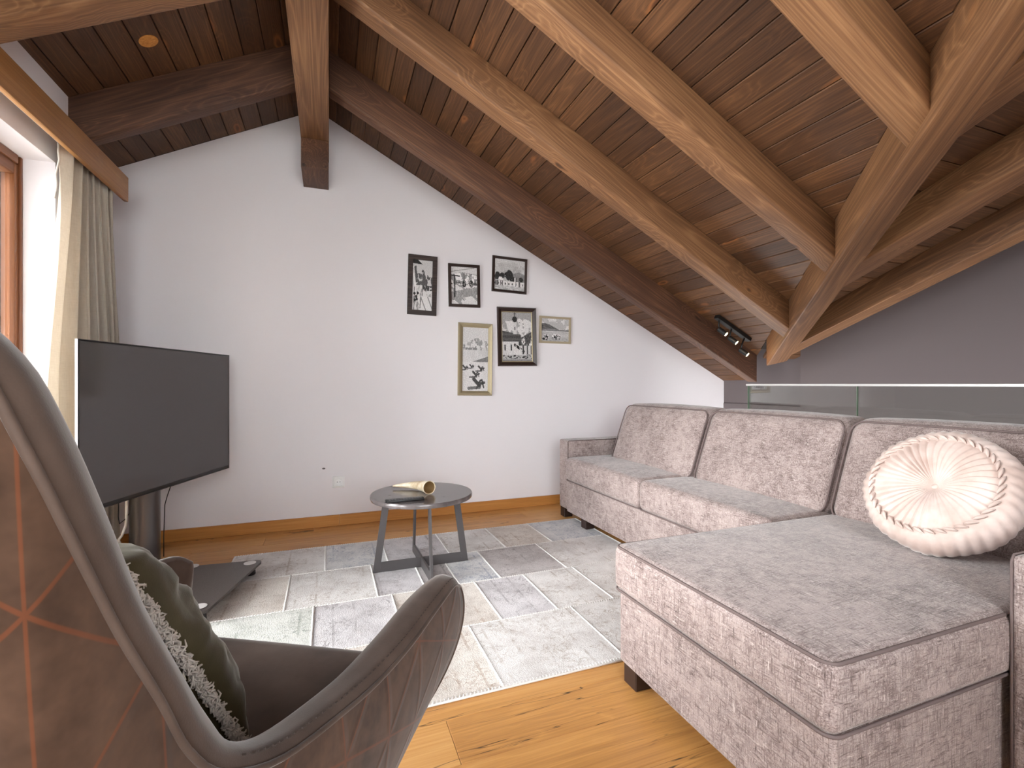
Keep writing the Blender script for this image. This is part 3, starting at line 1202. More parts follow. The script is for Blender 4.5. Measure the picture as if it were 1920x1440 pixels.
outline = []
for (a, b, a0) in ((0.0, 0.0, 0), (0.60, 0.0, 1), (0.50, 0.66, 2), (0.10, 0.66, 3)):
    r = 0.03
    cx = a + (r if a < 0.3 else -r)
    cy = b + (r if b < 0.3 else -r)
    base = {0: PI, 1: -PI / 2, 2: 0, 3: PI / 2}[a0]
    for k in range(7):
        an = base + PI / 2 * k / 6
        outline.append(plate_pt(cx + r * math.cos(an), cy + r * math.sin(an)))
n = len(outline)
vs = [p + Vector((0, 0, 0.060)) for p in outline] + [p + Vector((0, 0, 0.072)) for p in outline]
fs = [tuple(range(n))[::-1], tuple(range(n, 2 * n))] + [(i, (i + 1) % n, n + (i + 1) % n, n + i) for i in range(n)]
plate = mesh_obj('base_plate', vs, fs, M_tvbase, st)
bmv = bmesh.new(); bmv.from_mesh(plate.data); bmesh.ops.recalc_face_normals(bmv, faces=bmv.faces[:]); bmv.to_mesh(plate.data); bmv.free()
for (a, b) in ((0.045, 0.05), (0.55, 0.05), (0.06, 0.33), (0.47, 0.58), (0.13, 0.58)):
    c = plate_pt(a, b)
    MB().lathe([(0.028, 0.0725), (0.030, 0.0735), (0.030, 0.0745), (0.026, 0.0755)], 24, M=Matrix.Translation(c)).obj('bolt_cap', M_alu, st, autosmooth=0.7)
    zb = 0.0125 if (c.x > -0.52 and 1.52 < c.y < 3.24) else 0.001
    MB().lathe([(0.026, zb), (0.028, zb + 0.004), (0.024, 0.0598)], 20, M=Matrix.Translation(c)).obj('rubber_foot', M_black, st, autosmooth=0.7)

# cables
pts = [at_x(238, 945, -0.93) + Vector((0, 0, 0.08)), at_x(237, 965, -0.94), at_x(236, 985, -0.95), at_x(228, 1005, -0.97), at_x(222, 1012, -0.98), at_x(226, 1022, -0.98), at_x(224, 1045, -1.0), at_x(220, 1068, -1.02), at_x(205, 1110, -1.04)]
pts[-1].z = 0.006
fine = []
for i in range(len(pts) - 1):
    for k in range(4):
        fine.append(pts[i].lerp(pts[i + 1], k / 4))
fine.append(pts[-1])
tag(MB().tube(fine, 0.006, 8).obj('power_cable', M_whitecable, smooth=True), 'white power cable hanging down behind the television', 'cable')
q0 = tc - tn * 0.06 + tdir * 0.13
pts = [Vector((q0.x, q0.y, 0.55)), at_y(313, 932, 3.30), at_y(309, 947, 3.35), at_y(308, 980, 3.38), at_y(307, 1005, 3.40)]
pts.append(Vector((pts[-1].x, pts[-1].y, 0.004)))
tag(MB().tube(pts, 0.0025, 6).obj('antenna_cable', M_black, smooth=True), 'thin black cable hanging beside the television stand column', 'cable')
pts = [at_x(223, 945, -0.92) + Vector((0, 0, 0.1)), at_x(222, 970, -0.95), at_x(224, 982, -0.96), at_x(233, 975, -0.95), at_x(243, 962, -0.93), at_x(254, 954, -0.91)]
tag(MB().tube(pts, 0.0022, 6).obj('signal_cable', M_black, smooth=True), 'thin dark cable looping behind the television to the column', 'cable')

# ------------------------------------------------------------------ pictures on the gable wall


def nz(x, y, s=1.0, o=4):
    return 0.5 + 0.5 * mnoise.fractal(Vector((x * s, y * s, 3.7)), 1.0, 2.0, o)


def inpoly(x, y, poly):
    c = False
    j = len(poly) - 1
    for i in range(len(poly)):
        (xi, yi), (xj, yj) = poly[i], poly[j]
        if (yi > y) != (yj > y) and x < (xj - xi) * (y - yi) / (yj - yi) + xi:
            c = not c
        j = i
    return c


def seg(x, y, a, b, w):
    ax, ay = a
    bx, by = b
    dx, dy = bx - ax, by - ay
    t = max(0, min(1, ((x - ax) * dx + (y - ay) * dy) / (dx * dx + dy * dy)))
    return math.hypot(x - ax - t * dx, y - ay - t * dy) < w


def pic_skis(x, y):          # y: 0 bottom .. 1 top
    g = 0.78
    ridge = 0.74 + 0.10 * math.sin(3 * x + 1) + 0.10 * (nz(x, 0.3, 4) - 0.5)
    if y < ridge:
        g = 0.30 + 0.6 * (nz(x, y, 7) > 0.52 - 0.25 * (ridge - y)) * 0.8
    if y < 0.50:
        g = 0.86 - 0.2 * (nz(x, y, 5) > 0.6)
        if 0.40 < y < 0.52 and 0.5 < x and nz(x, y, 13) > 0.42:
            g = 0.22
    if y < 0.28 and x > 0.45:
        g = 0.88 - 0.35 * (abs(math.sin(9 * (x + y))) < 0.25)
    if y > 0.88 and inpoly(x, y, [(0, 1), (0, 0.92), (0.5, 0.91), (0.25, 1)]):
        g = 0.12
    if seg(x, y, (0.0, 0.86), (0.15, 0.38), 0.022) or seg(x, y, (0.06, 0.85), (0.2, 0.38), 0.02):
        g = 0.95
    for (a, b) in (((0.12, 0.45), (0.10, 0.02)), ((0.24, 0.42), (0.26, 0.02)), ((0.46, 0.42), (0.40, 0.05)), ((0.52, 0.40), (0.50, 0.30))):
        if seg(x, y, a, b, 0.013):
            g = 0.12
    for (cx, cy) in ((0.12, 0.33), (0.2, 0.27), (0.14, 0.2), (0.28, 0.34), (0.24, 0.22)):
        if math.hypot((x - cx), (y - cy) * 2) < 0.055:
            g = 0.10
    return g


def pic_lift(x, y):
    g = 0.85
    hill = 0.72 + 0.12 * math.sin(2.2 * x + 0.4)
    if y < hill:
        g = 0.55 + 0.4 * (nz(x, y, 8) > 0.5)
    if y < 0.60 and 0.42 < y and nz(x, y, 9) > 0.55:
        g = 0.3
    if y < 0.52:
        g = 0.9 - 0.3 * (nz(x + y, y, 4) > 0.53)
    if y < 0.33 + 0.15 * x and y > 0.10 + 0.18 * x:
        g = 0.48 + 0.25 * nz(x * 2, y, 12)
    if seg(x, y, (0.15, 0.75), (0.14, 0.2), 0.022) or seg(x, y, (0.0, 0.77), (0.33, 0.75), 0.016):
        g = 0.10
    if seg(x, y, (0.0, 0.86), (0.9, 0.99), 0.006) or seg(x, y, (0.3, 0.86), (1, 0.80), 0.005):
        g = 0.35
    for cx in (0.50, 0.77):
        if math.hypot((x - cx) / 0.075, (y - 0.56) / 0.10) < 1:
            g = 0.14 + 0.6 * (nz(x * 3, y * 3, 9) > 0.62)
        if seg(x, y, (cx, 0.56), (cx, 0.82), 0.008):
            g = 0.2
    return g


def pic_village(x, y):
    g = 0.82
    if y < 0.95 - 0.5 * abs(x - 0.5) ** 1.5:
        g = 0.66 + 0.2 * nz(x, y, 6)
    if y < 0.62 - 0.35 * abs(x - 0.8) and x > 0.5:
        g = 0.45 + 0.15 * nz(x, y, 12)
    for (cx, cy, r) in ((0.48, 0.50, 0.14), (0.1, 0.43, 0.10), (0.26, 0.46, 0.08), (0.66, 0.34, 0.08), (0.88, 0.38, 0.07)):
        if math.hypot(x - cx, (y - cy) * 0.8) < r * (0.7 + 0.6 * nz(x, y, 15)):
            g = 0.2
    if 0.14 < y < 0.30:
        g = 0.9 if nz(x * 1.2, 0.2, 9) > 0.42 else 0.35
        if 0.18 < y < 0.24 and int(x * 26) % 3 == 0:
            g = 0.35
    if seg(x, y, (0.68, 0.18), (0.68, 0.42), 0.02) or inpoly(x, y, [(0.12, 0.32), (0.3, 0.32), (0.24, 0.42), (0.16, 0.42)]):
        g = 0.95
    if y < 0.14:
        g = 0.55 + 0.4 * nz(x, y * 3, 8)
    return g


def pic_deckchairs(x, y):
    g = 0.84
    ridge = 0.845 - 0.22 * abs(x - 0.6) + 0.09 * (nz(x, 0.1, 5) - 0.5)
    if y < ridge:
        g = 0.48 + 0.22 * nz(x, y, 8)
        if nz(x * 1.4, y * 2.2, 8) > 0.58 - 0.9 * max(0, 0.75 - y):
            g = 0.86
    if y < 0.68:
        g = 0.88 - 0.12 * nz(x, y, 4)
        if abs(y - 0.665) < 0.02 and nz(x, y, 12) > 0.5:
            g = 0.5
    if inpoly(x, y, [(0.4, 0.465), (1, 0.55), (1, 0.455)]):
        g = 0.42 + 0.12 * nz(x, y, 20)
    if y < 0.46:
        g = 0.90 - 0.08 * nz(x, y, 5)
    for (cx, cy, s) in ((0.12, 0.37, 0.13), (0.36, 0.39, 0.11), (0.72, 0.36, 0.15), (0.52, 0.27, 0.17), (0.62, 0.13, 0.28)):
        dx, dy = (x - cx) / s, (y - cy) * 2.1 / s
        if seg(dx, dy, (-0.6, 0.45), (0.2, -0.3), 0.22) or seg(dx, dy, (0.0, -0.15), (0.8, 0.05), 0.16) or seg(dx, dy, (0.5, 0.4), (0.75, -0.5), 0.10) or seg(dx, dy, (-0.2, -0.6), (0.3, 0.3), 0.12):
            g = 0.16 + 0.18 * nz(x, y, 30)
        elif seg(dx, dy, (-1.3, -0.62), (0.2, -0.52), 0.18):
            g = 0.42
    return g


def pic_church(x, y):
    g = 0.62
    if y < 0.90 + 0.1 * (nz(x, 0.2, 5) - 0.5) - 0.25 * abs(x - 0.6):
        g = 0.86 if nz(x, y, 8) > 0.40 else 0.62
    if y < 0.62 - 0.12 * x and x < 0.62:
        g = 0.30 + 0.05 * math.sin(60 * y)
    if y < 0.40 and x < 0.66:
        g = 0.88 - 0.1 * nz(x, y, 6)
    if x > 0.55 and y < 0.62 * (0.6 + 0.55 * (x - 0.3)) and y > 0.32 and nz(x, y, 10) > 0.34:
        g = 0.20 + 0.2 * nz(x, y, 24)
    if x > 0.66 and 0.14 < y < 0.32:
        g = 0.82 if (int(x * 22) % 3) else 0.25
    # steeple with a bulb roof
    if math.hypot((x - 0.43) / 0.085, (y - 0.855) / 0.06) < 1 or seg(x, y, (0.43, 0.9), (0.43, 0.99), 0.012) or seg(x, y, (0.40, 0.965), (0.46, 0.965), 0.009):
        g = 0.20
    elif abs(x - 0.43) < 0.06 and 0.55 < y < 0.80:
        g = 0.82
        if 0.64 < y < 0.70 and abs(x - 0.43) < 0.015:
            g = 0.25
    if y < 0.36 and y > 0.19:
        for cx in (0.09, 0.30):
            if abs(x - cx) < 0.022 and 0.22 < y < 0.34:
                g = 0.16
    if x > 0.4 and y < 0.36 and seg(x, y, (0.36, 0.36), (0.72, 0.20), 0.03) and nz(x, y, 16) > 0.4:
        g = 0.15
    if y < 0.13:
        g = 0.7 - 0.5 * (nz(x, y * 2, 14) > 0.56)
    if y < 0.05:
        g = 0.4 + 0.3 * (math.sin(y * 200) > 0)
    return g


def pic_lake(x, y):
    g = 0.72
    if y < 0.98 and nz(x, y, 6) > 0.56:
        g = 0.86
    if y < 0.72 + 0.08 * math.sin(6 * x + 0.5) - 0.18 * x:
        g = 0.28 + 0.16 * nz(x, y, 14)
    if y < 0.52:
        g = 0.66 + 0.14 * nz(x * 0.4, y * 3, 8)
    if abs(y - 0.49) < 0.02:
        g = 0.35
    if y < 0.16:
        g = 0.58 + 0.2 * nz(x, y, 16)
    for (cx, cy, w) in ((0.20, 0.20, 0.09), (0.54, 0.24, 0.15)):
        if abs(x - cx) < w and abs(y - cy) < 0.085:
            g = 0.92 if nz(x * 2, y * 2, 10) > 0.46 else 0.12
        elif abs(x - cx) < w and cy - 0.16 < y < cy - 0.08 and int((x - cx) * 40) % 4 == 0:
            g = 0.3
    if math.hypot(x - 0.10, y - 0.10) < 0.05:
        g = 0.14
    return g


def picture(corners, fw, profile, mat, pic, label, mat2=None, slip=0.0, res=96):
    P4 = [at_y(u, v, YW - 0.012) for (u, v) in corners]      # TL TR BR BL
    c = sum(P4, Vector()) / 4
    wx = ((P4[1] - P4[0]) + (P4[2] - P4[3])) / 2
    hz = ((P4[0] - P4[3]) + (P4[1] - P4[2])) / 2
    W, H = wx.length, hz.length
    ex = wx.normalized()
    ez = (hz - ex * hz.dot(ex)).normalized()
    ey = ez.cross(ex)                # into the wall
    back = YW - 0.0015
    M = axes(Vector((c.x, back, c.z)), ex, ey, ez)
    o = thing('picture_frame', label, 'picture', (c.x, back, c.z - H / 2), group='framed black and white photographs')
    # mitred frame swept from a profile: (offset inwards, height off the wall)
    fmb = MB()
    cs = [(-W / 2, -H / 2), (W / 2, -H / 2), (W / 2, H / 2), (-W / 2, H / 2)]
    sg = [(1, 1), (-1, 1), (-1, -1), (1, -1)]
    vs, fs = [], []
    for k in range(4):
        for (i, h) in profile:
            vs.append(M @ Vector((cs[k][0] + sg[k][0] * i, -h, cs[k][1] + sg[k][1] * i)))
    np_ = len(profile)
    for k in range(4):
        k2 = (k + 1) % 4
        for i in range(np_):
            i2 = (i + 1) % np_
            fs.append((k * np_ + i, k2 * np_ + i, k2 * np_ + i2, k * np_ + i2))
    mesh_obj('frame', vs, fs, mat, o)
    ins = fw
    if slip > 0:
        pr = [(fw - 0.001, 0.002), (fw - 0.001, 0.012), (fw + slip * 0.5, 0.013), (fw + slip, 0.009), (fw + slip, 0.002)]
        vs, fs = [], []
        for k in range(4):
            for (i, h) in pr:
                vs.append(M @ Vector((cs[k][0] + sg[k][0] * i, -h, cs[k][1] + sg[k][1] * i)))
        for k in range(4):
            k2 = (k + 1) % 4
            for i in range(5):
                i2 = (i + 1) % 5
                fs.append((k * 5 + i, k2 * 5 + i, k2 * 5 + i2, k * 5 + i2))
        mesh_obj('inner_slip', vs, fs, mat2, o)
        ins = fw + slip
    w2, h2 = W / 2 - ins + 0.002, H / 2 - ins + 0.002
    nx = res
    ny = int(res * h2 / w2)
    vs = [M @ Vector((-w2 + 2 * w2 * i / nx, -0.007, -h2 + 2 * h2 * j / ny)) for j in range(ny + 1) for i in range(nx + 1)]
    fs = [(j * (nx + 1) + i, j * (nx + 1) + i + 1, (j + 1) * (nx + 1) + i + 1, (j + 1) * (nx + 1) + i) for j in range(ny) for i in range(nx)]
    pr = mesh_obj('print', vs, fs, M_print, o)
    ca = pr.data.color_attributes.new('tone', 'FLOAT_COLOR', 'CORNER')
    li = 0
    for j in range(ny):
        for i in range(nx):
            g = pic((i + 0.5) / nx, (j + 0.5) / ny)
            g = max(0.03, min(0.98, g + 0.12 * (mnoise.noise(Vector((i * 0.35, j * 0.35, 1.0)))))) ** 2.0
            for q in range(4):
                ca.data[li].color = (g, g * 0.975, g * 0.975, 1)
                li += 1
    return o


flat = lambda w, h: [(0, 0), (0, h), (w, h), (w, 0.004), (w, 0)]
bev = lambda w, h: [(0, 0), (0, h * 0.55), (w * 0.2, h), (w * 0.55, h * 0.9), (w, h * 0.55), (w, 0.004), (w, 0)]
picture([(765.6, 476), (820, 482), (818, 592.7), (763.6, 588.4)], 0.036, flat(0.036, 0.018), M_framedark, pic_skis, 'tall dark-framed black and white photo of skis planted in snow')
picture([(840.7, 493.6), (899.6, 498), (899.6, 577), (841, 574.7)], 0.022, flat(0.022, 0.02), M_framebrown, pic_lift, 'black-framed black and white photo of a chairlift')
picture([(924, 478), (989, 486.7), (987.3, 552), (921.8, 545.8)], 0.022, bev(0.022, 0.02), M_framebrown, pic_village, 'square dark-framed black and white photo of a village with trees')
picture([(859.6, 604), (923.3, 607.8), (922.7, 741.6), (858.2, 741.6)], 0.036, bev(0.036, 0.024), M_gold, pic_deckchairs, 'tall gold-framed black and white photo of deck chairs on snow')
picture([(932.2, 574.9), (1005, 578), (1005.8, 686), (933.8, 686.7)], 0.034, bev(0.034, 0.03), M_framebrown, pic_church, 'wide dark brown framed black and white photo of a church steeple', M_gold, 0.008)
picture([(1012, 591.8), (1070.4, 596), (1069.6, 645), (1011, 642.7)], 0.018, flat(0.018, 0.016), M_gold_pale, pic_lake, 'small pale-framed black and white photo of cows by a lake')

# wall socket and the old screw hole
sk = at_y(635, 903.5, YW)
so = thing('wall_socket', 'white power socket low on the gable wall', 'socket', (sk.x, YW, sk.z - 0.042))
h = 0.0415
pv = []
for (i, d) in ((0, 0), (0, 0.005), (0.012, 0.013), (0.016, 0.013), (0.016, 0.009)):
    pv.append((i, d))
vs, fs = [], []
for (sx, sz) in ((-1, -1), (1, -1), (1, 1), (-1, 1)):
    for (i, d) in pv:
        vs.append(Vector((sk.x + sx * (h - i), YW - d - 0.0003, sk.z + sz * (h - i))))
for k in range(4):
    k2 = (k + 1) % 4
    for i in range(4):
        fs.append((k * 5 + i, k2 * 5 + i, k2 * 5 + i + 1, k * 5 + i + 1))
mesh_obj('cover_plate', vs, fs, M_white, so)
Ms = axes(Vector((sk.x, YW - 0.003, sk.z)), Vector((1, 0, 0)), Vector((0, 0, 1)), Vector((0, -1, 0)))
ins = MB()
ins.box(-h + 0.0165, h - 0.0165, -h + 0.0165, h - 0.0165, 0, 0.001, M=Ms)
ins.lathe([(0.0205, 0.001), (0.0205, 0.0095), (0.0245, 0.0095), (0.0245, 0.001)], 28, M=Ms, cap0=False, cap1=False)
ins.obj('socket_insert', M_white, so)
ph_ = MB()
for sx in (-0.0095, 0.0095):
    ph_.lathe([(0.0028, 0.0012), (0.0028, 0.0018)], 10, M=Ms @ Matrix.Translation((sx, 0, 0)))
ph_.obj('pin_holes', M_hole, so)
hp = at_y(607, 878.5, YW)
Mh = axes(Vector((hp.x, YW - 0.0004, hp.z)), Vector((1, 0, 0)), Vector((0, 0, 1)), Vector((0, -1, 0)))
vs, fs = lathe_data([(0.008, 0.0), (0.0075, 0.0012), (0.004, 0.0016)], 14)
vs = [Mh @ Vector((v.x * 1.4, v.y * 0.75, v.z)) for v in vs]
tag(mesh_obj('wall_anchor', vs, fs, plain('grey_anchor', lin(120, 114, 114), 0.8)), 'small grey wall anchor above the white socket', 'anchor')

# ------------------------------------------------------------------ spotlight bar
sp = thing('ceiling_spotlight', 'black bar spotlight with three lit heads between two rafters', 'spotlight', (2.9, 2.82, zmain(2.9)))
sdir = Vector((math.cos(sl), 0, -math.sin(sl)))
so_ = Vector((2.735, 2.825, zmain(2.735)))
Mb = axes(so_, sdir, Vector((0, -1, 0)), sdir.cross(Vector((0, -1, 0))))
if Mb.col[2].z > 0:
    Mb = axes(so_, sdir, Vector((0, 1, 0)), sdir.cross(Vector((0, 1, 0))))
MB().box(0, 0.365, -0.022, 0.022, 0.0005, 0.030, 0.002, 1, M=Mb).obj('bar', M_blackmetal, sp)
for (d, pix) in ((0.035, (1362, 627)), (0.17, (1381.5, 643)), (0.315, (1402, 665.5))):
    top = Mb @ Vector((d, 0, 0.030))
    lens_c = at_y(pix[0], pix[1], top.y - 0.045)
    ax = (lens_c - top)
    elbow = top + Vector((0, 0, -0.03))
    aim = (Vector((0.3, -0.75, -0.62))).normalized()
    body0 = lens_c - aim * 0.075
    head = MB()
    z = aim
    xx = z.orthogonal().normalized()
    Mh = axes(body0, xx, z.cross(xx), z)
    head.lathe([(0.012, 0.0), (0.0185, 0.004), (0.0185, 0.076), (0.0165, 0.076), (0.0155, 0.072)], 24, M=Mh, cap1=False)
    hd = head.obj('spot_head', M_blackmetal, sp, autosmooth=0.6)
    MB().tube([top, top.lerp(body0, 0.5) + Vector((0, 0, -0.004)), body0 + aim * 0.012], 0.006, 8).obj('stem', M_blackmetal, sp, smooth=True)
    MB().lathe([(0.0155, 0.0705), (0.0155, 0.072)], 24, M=Mh).obj('lens', M_lens, hd)
    l = bpy.data.lights.new('spot_lamp', 'SPOT')
    l.energy = 0.4
    l.color = (1.0, 0.72, 0.42)
    l.spot_size = 1.3
    l.spot_blend = 0.6
    l.shadow_soft_size = 0.015
    lo = bpy.data.objects.new('spot_lamp', l)
    C.objects.link(lo)
    lo.matrix_basis = axes(lens_c + aim * 0.012, xx, (-z).cross(xx), -z)

# ------------------------------------------------------------------ glass balustrade
XG = 2.62
gb = thing('glass_balustrade', 'frameless glass balustrade with thin metal rail behind the sofa', 'balustrade', (XG, 1.0, 0))
ys = [2.436, 1.728, 0.95, 0.17, -0.6, YB + 0.01]
for a, b in zip(ys[:-1], ys[1:]):
    p = MB().box(XG - 0.006, XG + 0.006, b + 0.004, a - 0.004, 0.004, 1.018).obj('glass_pane', M_railglass, gb)
    MB().box(XG - 0.0062, XG + 0.0062, a - 0.0055, a - 0.0035, 0.004, 1.018).obj('pane_edge', M_glass_edge, p)
MB().box(XG - 0.012, XG + 0.012, YB + 0.002, 2.442, 1.018, 1.031, 0.002, 1).obj('handrail', M_alu, gb)
MB().box(XG - 0.016, XG + 0.016, YB + 0.002, 2.44, 0.0005, 0.05, 0.002, 1).obj('floor_channel', M_alu, gb)

# ------------------------------------------------------------------ rug
RX0, RX1, RY0, RY1 = -0.52, 1.75, 1.52, 3.235
rug = thing('patchwork_rug', 'pale patchwork rug of faded carpet pieces with white stitched seams', 'rug', (0.6, 2.38, 0))
rows = [(1.52, 1.957, [0.058, 0.551, 1.035, 1.43]), (1.957, 2.38, [-0.065, 0.285, 0.70, 0.97, 1.266]),
        (2.38, 2.81, [-0.19, 0.22, 0.451, 0.62, 0.845, 1.234]), (2.81, 3.235, [-0.02, 0.318, 0.677, 1.033, 1.352])]
pal = [[2, 2, 0, 0, 0], [5, 1, 2, 1, 0, 0], [2, 0, 1, 4, 3, 4, 0], [0, 3, 1, 0, 2, 3]]
TH = 0.009
stitch = MB()
seams = MB()
rr = random.Random(11)


def stitches(p, q, step=0.0125, width=0.016):
    """whip stitches across the seam from p to q"""
    p, q = Vector(p), Vector(q)
    L = (q - p).length
    d = (q - p) / L
    nrm = Vector((-d.y, d.x, 0))
    nst = int(L / step)
    for i in range(nst):
        c = p + d * ((i + 0.5) * step)
        w = width * rr.uniform(0.8, 1.2) / 2
        sl_ = d * (0.003 + rr.uniform(-0.001, 0.001))
        a, b = c - nrm * w - sl_, c + nrm * w + sl_
        t = 0.0019
        z0_, z1_ = TH + 0.0002, TH + 0.0042
        vs = [a - d * t + Vector((0, 0, z0_)), a + d * t + Vector((0, 0, z0_)), c - d * t + Vector((0, 0, z1_)), c + d * t + Vector((0, 0, z1_)),
              b - d * t + Vector((0, 0, z0_)), b + d * t + Vector((0, 0, z0_)), c + Vector((0, 0, z1_ + 0.001))]
        stitch.add(vs, [(0, 1, 3, 2), (2, 3, 5, 4), (0, 2, 4), (1, 5, 3)])


for (ya, yb, cuts), cols in zip(rows, pal):
    xs = [RX0] + cuts + [RX1]
    for i, (a, b) in enumerate(zip(xs[:-1], xs[1:])):
        vs, fs = box_data(a + 0.0015 - (a + b) / 2, b - 0.0015 - (a + b) / 2, -(yb - ya) / 2 + 0.0015, (yb - ya) / 2 - 0.0015, 0.001, TH + rr.uniform(-0.0008, 0.0008), 0.0018, 1)
        Mp = Matrix.Translation(((a + b) / 2, (ya + yb) / 2, 0))
        mesh_obj('patch', vs, fs, PATCH[cols[i % len(cols)]], rug, matrix=root_matrix(rug).inverted() @ Mp)
    for c in cuts:
        seams.tube([(c, ya, TH), (c, yb, TH)], 0.004, 5)
        stitches((c, ya + 0.004, 0), (c, yb - 0.004, 0), 0.011, 0.014)
for yy in (1.957, 2.38, 2.81):
    seams.tube([(RX0, yy, TH - 0.001), (RX1, yy, TH - 0.001)], 0.0035, 5)
    stitches((RX0, yy, 0), (RX1, yy, 0))
stitches((RX0, RY0 + 0.004, 0), (RX1, RY0 + 0.004, 0), 0.0125, 0.018)
stitches((RX0, RY1 - 0.004, 0), (RX1, RY1 - 0.004, 0), 0.0125, 0.016)
stitches((RX0 + 0.004, RY0, 0), (RX0 + 0.004, RY1, 0))
stitches((RX1 - 0.004, RY0, 0), (RX1 - 0.004, RY1, 0))
for (p, q) in (((RX0, RY0), (RX1, RY0)), ((RX1, RY0), (RX1, RY1)), ((RX1, RY1), (RX0, RY1)), ((RX0, RY1), (RX0, RY0))):
    seams.tube([(p[0], p[1], 0.005), (q[0], q[1], 0.005)], 0.0045, 6)
sb = seams.obj('seam_cord', M_yarn, rug, smooth=True)
sb['kind'] = 'stuff'
stq = stitch.obj('stitching', M_yarn, rug)
stq['kind'] = 'stuff'

# ------------------------------------------------------------------ coffee table, horn, remote
TC = Vector((0.486, 2.685, 0))
TT = 0.424
tb = thing('coffee_table', 'round dark stone coffee table on crossed iron flat-bar legs', 'table', (TC.x, TC.y, TH))
MB().lathe([(0.262, TT - 0.027), (0.277, TT - 0.024), (0.28, TT - 0.018), (0.28, TT - 0.005), (0.276, TT), (0.0, TT)], 72, M=Matrix.Translation(TC), cap1=False).obj('tabletop', M_stone, tb, autosmooth=0.7)


def leg_frame(Mrot, zoff):
    """trapezoid flat-bar frame: wide foot rail, two leaning uprights"""
    t = 0.0055
    wb, wt, bar = 0.265, 0.212, 0.036
    zb, zt = TH + 0.0015, TT - 0.0275
    m = MB()

    def quad(pts):
        vs = [Vector((x, y, z)) for y in (-t, t) for (x, z) in pts]
        fs = [(0, 1, 2, 3), (7, 6, 5, 4), (0, 4, 5, 1), (1, 5, 6, 2), (2, 6, 7, 3), (3, 7, 4, 0)]
        m.add([Mrot @ v for v in vs], fs)
    for s in (-1, 1):
        quad([(s * wb, zb), (s * wt, zt), (s * (wt - bar), zt), (s * (wb - bar), zb)])
    k = (wb - wt) / (zt - zb) * 0.055
    quad([(-wb + bar, zb), (wb - bar, zb), (wb - bar - k, zb + 0.052), (-wb + bar + k, zb + 0.052)])
    return m


Mr0 = Matrix.Translation((TC.x, TC.y, 0))
f0 = leg_frame(Mr0, 0).obj('leg_frame', M_iron, tb)
f1 = leg_frame(Mr0 @ Matrix.Rotation(PI / 2 + 0.02, 4, 'Z'), 0).obj('leg_frame', M_iron, tb)
for f in (f0, f1):
    bmv = bmesh.new(); bmv.from_mesh(f.data); bmesh.ops.recalc_face_normals(bmv, faces=bmv.faces[:]); bmv.to_mesh(f.data); bmv.free()

hn = thing('drinking_horn', 'cream polished animal horn lying on the round table', 'horn', (0.44, 2.73, TT))
tip, mouth = Vector((0.345, 2.835, TT + 0.012)), Vector((0.515, 2.625, TT + 0.037))
pts, rad = [], []
side = Vector(((mouth - tip).y, -(mouth - tip).x, 0)).normalized()
for i in range(25):
    s = i / 24
    r = 0.004 + 0.032 * s ** 0.75
    p = tip.lerp(mouth, s) + side * (-0.045 * math.sin(PI * s))
    p.z = TT + 0.0008 + r + 0.010 * (1 - s) ** 2
    pts.append(p)
    rad.append(r)
MB().tube(pts, rad, 24, caps=False).obj('horn_body', M_horn, hn, smooth=True)
ax_ = (pts[-1] - pts[-2]).normalized()
xx = ax_.orthogonal().normalized()
Mm = axes(pts[-1], xx, ax_.cross(xx), ax_)
MB().lathe([(0.0365, -0.006), (0.0372, -0.001), (0.0365, 0.002), (0.0335, 0.002), (0.0325, -0.002)], 32, M=Mm, cap0=False, cap1=False).obj('horn_rim', M_horn, hn, smooth=True)
MB().lathe([(0.033, -0.002), (0.030, -0.010), (0.016, -0.03), (0.0, -0.035)], 32, M=Mm, cap0=False, cap1=False).obj('horn_hollow', M_horn_in, hn, smooth=True)

rc = thing('remote_control', 'slim black remote control at the edge of the round table', 'remote', (0.368, 2.515, TT))
Mrm = Matrix.Translation((0.368, 2.515, TT + 0.0005)) @ Matrix.Rotation(0.03, 4, 'Z')
MB().box(-0.098, 0.098, -0.023, 0.023, 0, 0.013, 0.004, 2, M=Mrm).obj('remote_body', M_black, rc, autosmooth=0.6)
bt = MB()
for i in range(12):
    for j in range(3):
        bt.box(-0.084 + 0.0145 * i, -0.075 + 0.0145 * i, -0.016 + 0.0115 * j, -0.008 + 0.0115 * j, 0.0125, 0.0145, M=Mrm)
bt.obj('buttons', plain('grey_buttons', lin(96, 94, 96), 0.5), rc)

# ------------------------------------------------------------------ corner sofa
sf = thing('corner_sofa', 'mottled mauve-grey corner sofa with chaise and loose seat cushions', 'sofa', (1.7, 1.9, 0))
SZ = 0.48


def soft(name, x0, x1, y0, y1, z0, z1, r, puff=(0, 0, 0), n=12, shear=None, parent=sf):
    vs, fs = rbox(((x0 + x1) / 2, (y0 + y1) / 2, (z0 + z1) / 2), ((x1 - x0) / 2, (y1 - y0) / 2, (z1 - z0) / 2), r, n, puff, shear)
    return mesh_obj(name, vs, fs, M_sofa, parent, smooth=True)


def edge_pipe(name, pts, r, parent, closed=True):
    return MB().tube(pts, r * 0.8, 6, closed).obj(name, M_piping, parent, smooth=True)


def rect_path(x0, x1, y0, y1, z, r, k=5, zf=None):
    pts = []
    for (cx, cy, a0) in ((x1 - r, y1 - r, 0), (x0 + r, y1 - r, 1), (x0 + r, y0 + r, 2), (x1 - r, y0 + r, 3)):
        for i in range(k + 1):
            an = a0 * PI / 2 + PI / 2 * i / k
            p = Vector((cx + r * math.cos(an), cy + r * math.sin(an), z))
            pts.append(p)
    out = []
    n = len(pts)
    for i in range(n):
        a, b = pts[i], pts[(i + 1) % n]
        m = max(1, int((b - a).length / 0.04))
        for q in range(m):
            out.append(a.lerp(b, q / m))
    if zf:
        for p in out:
            p.z += zf(p)
    return out


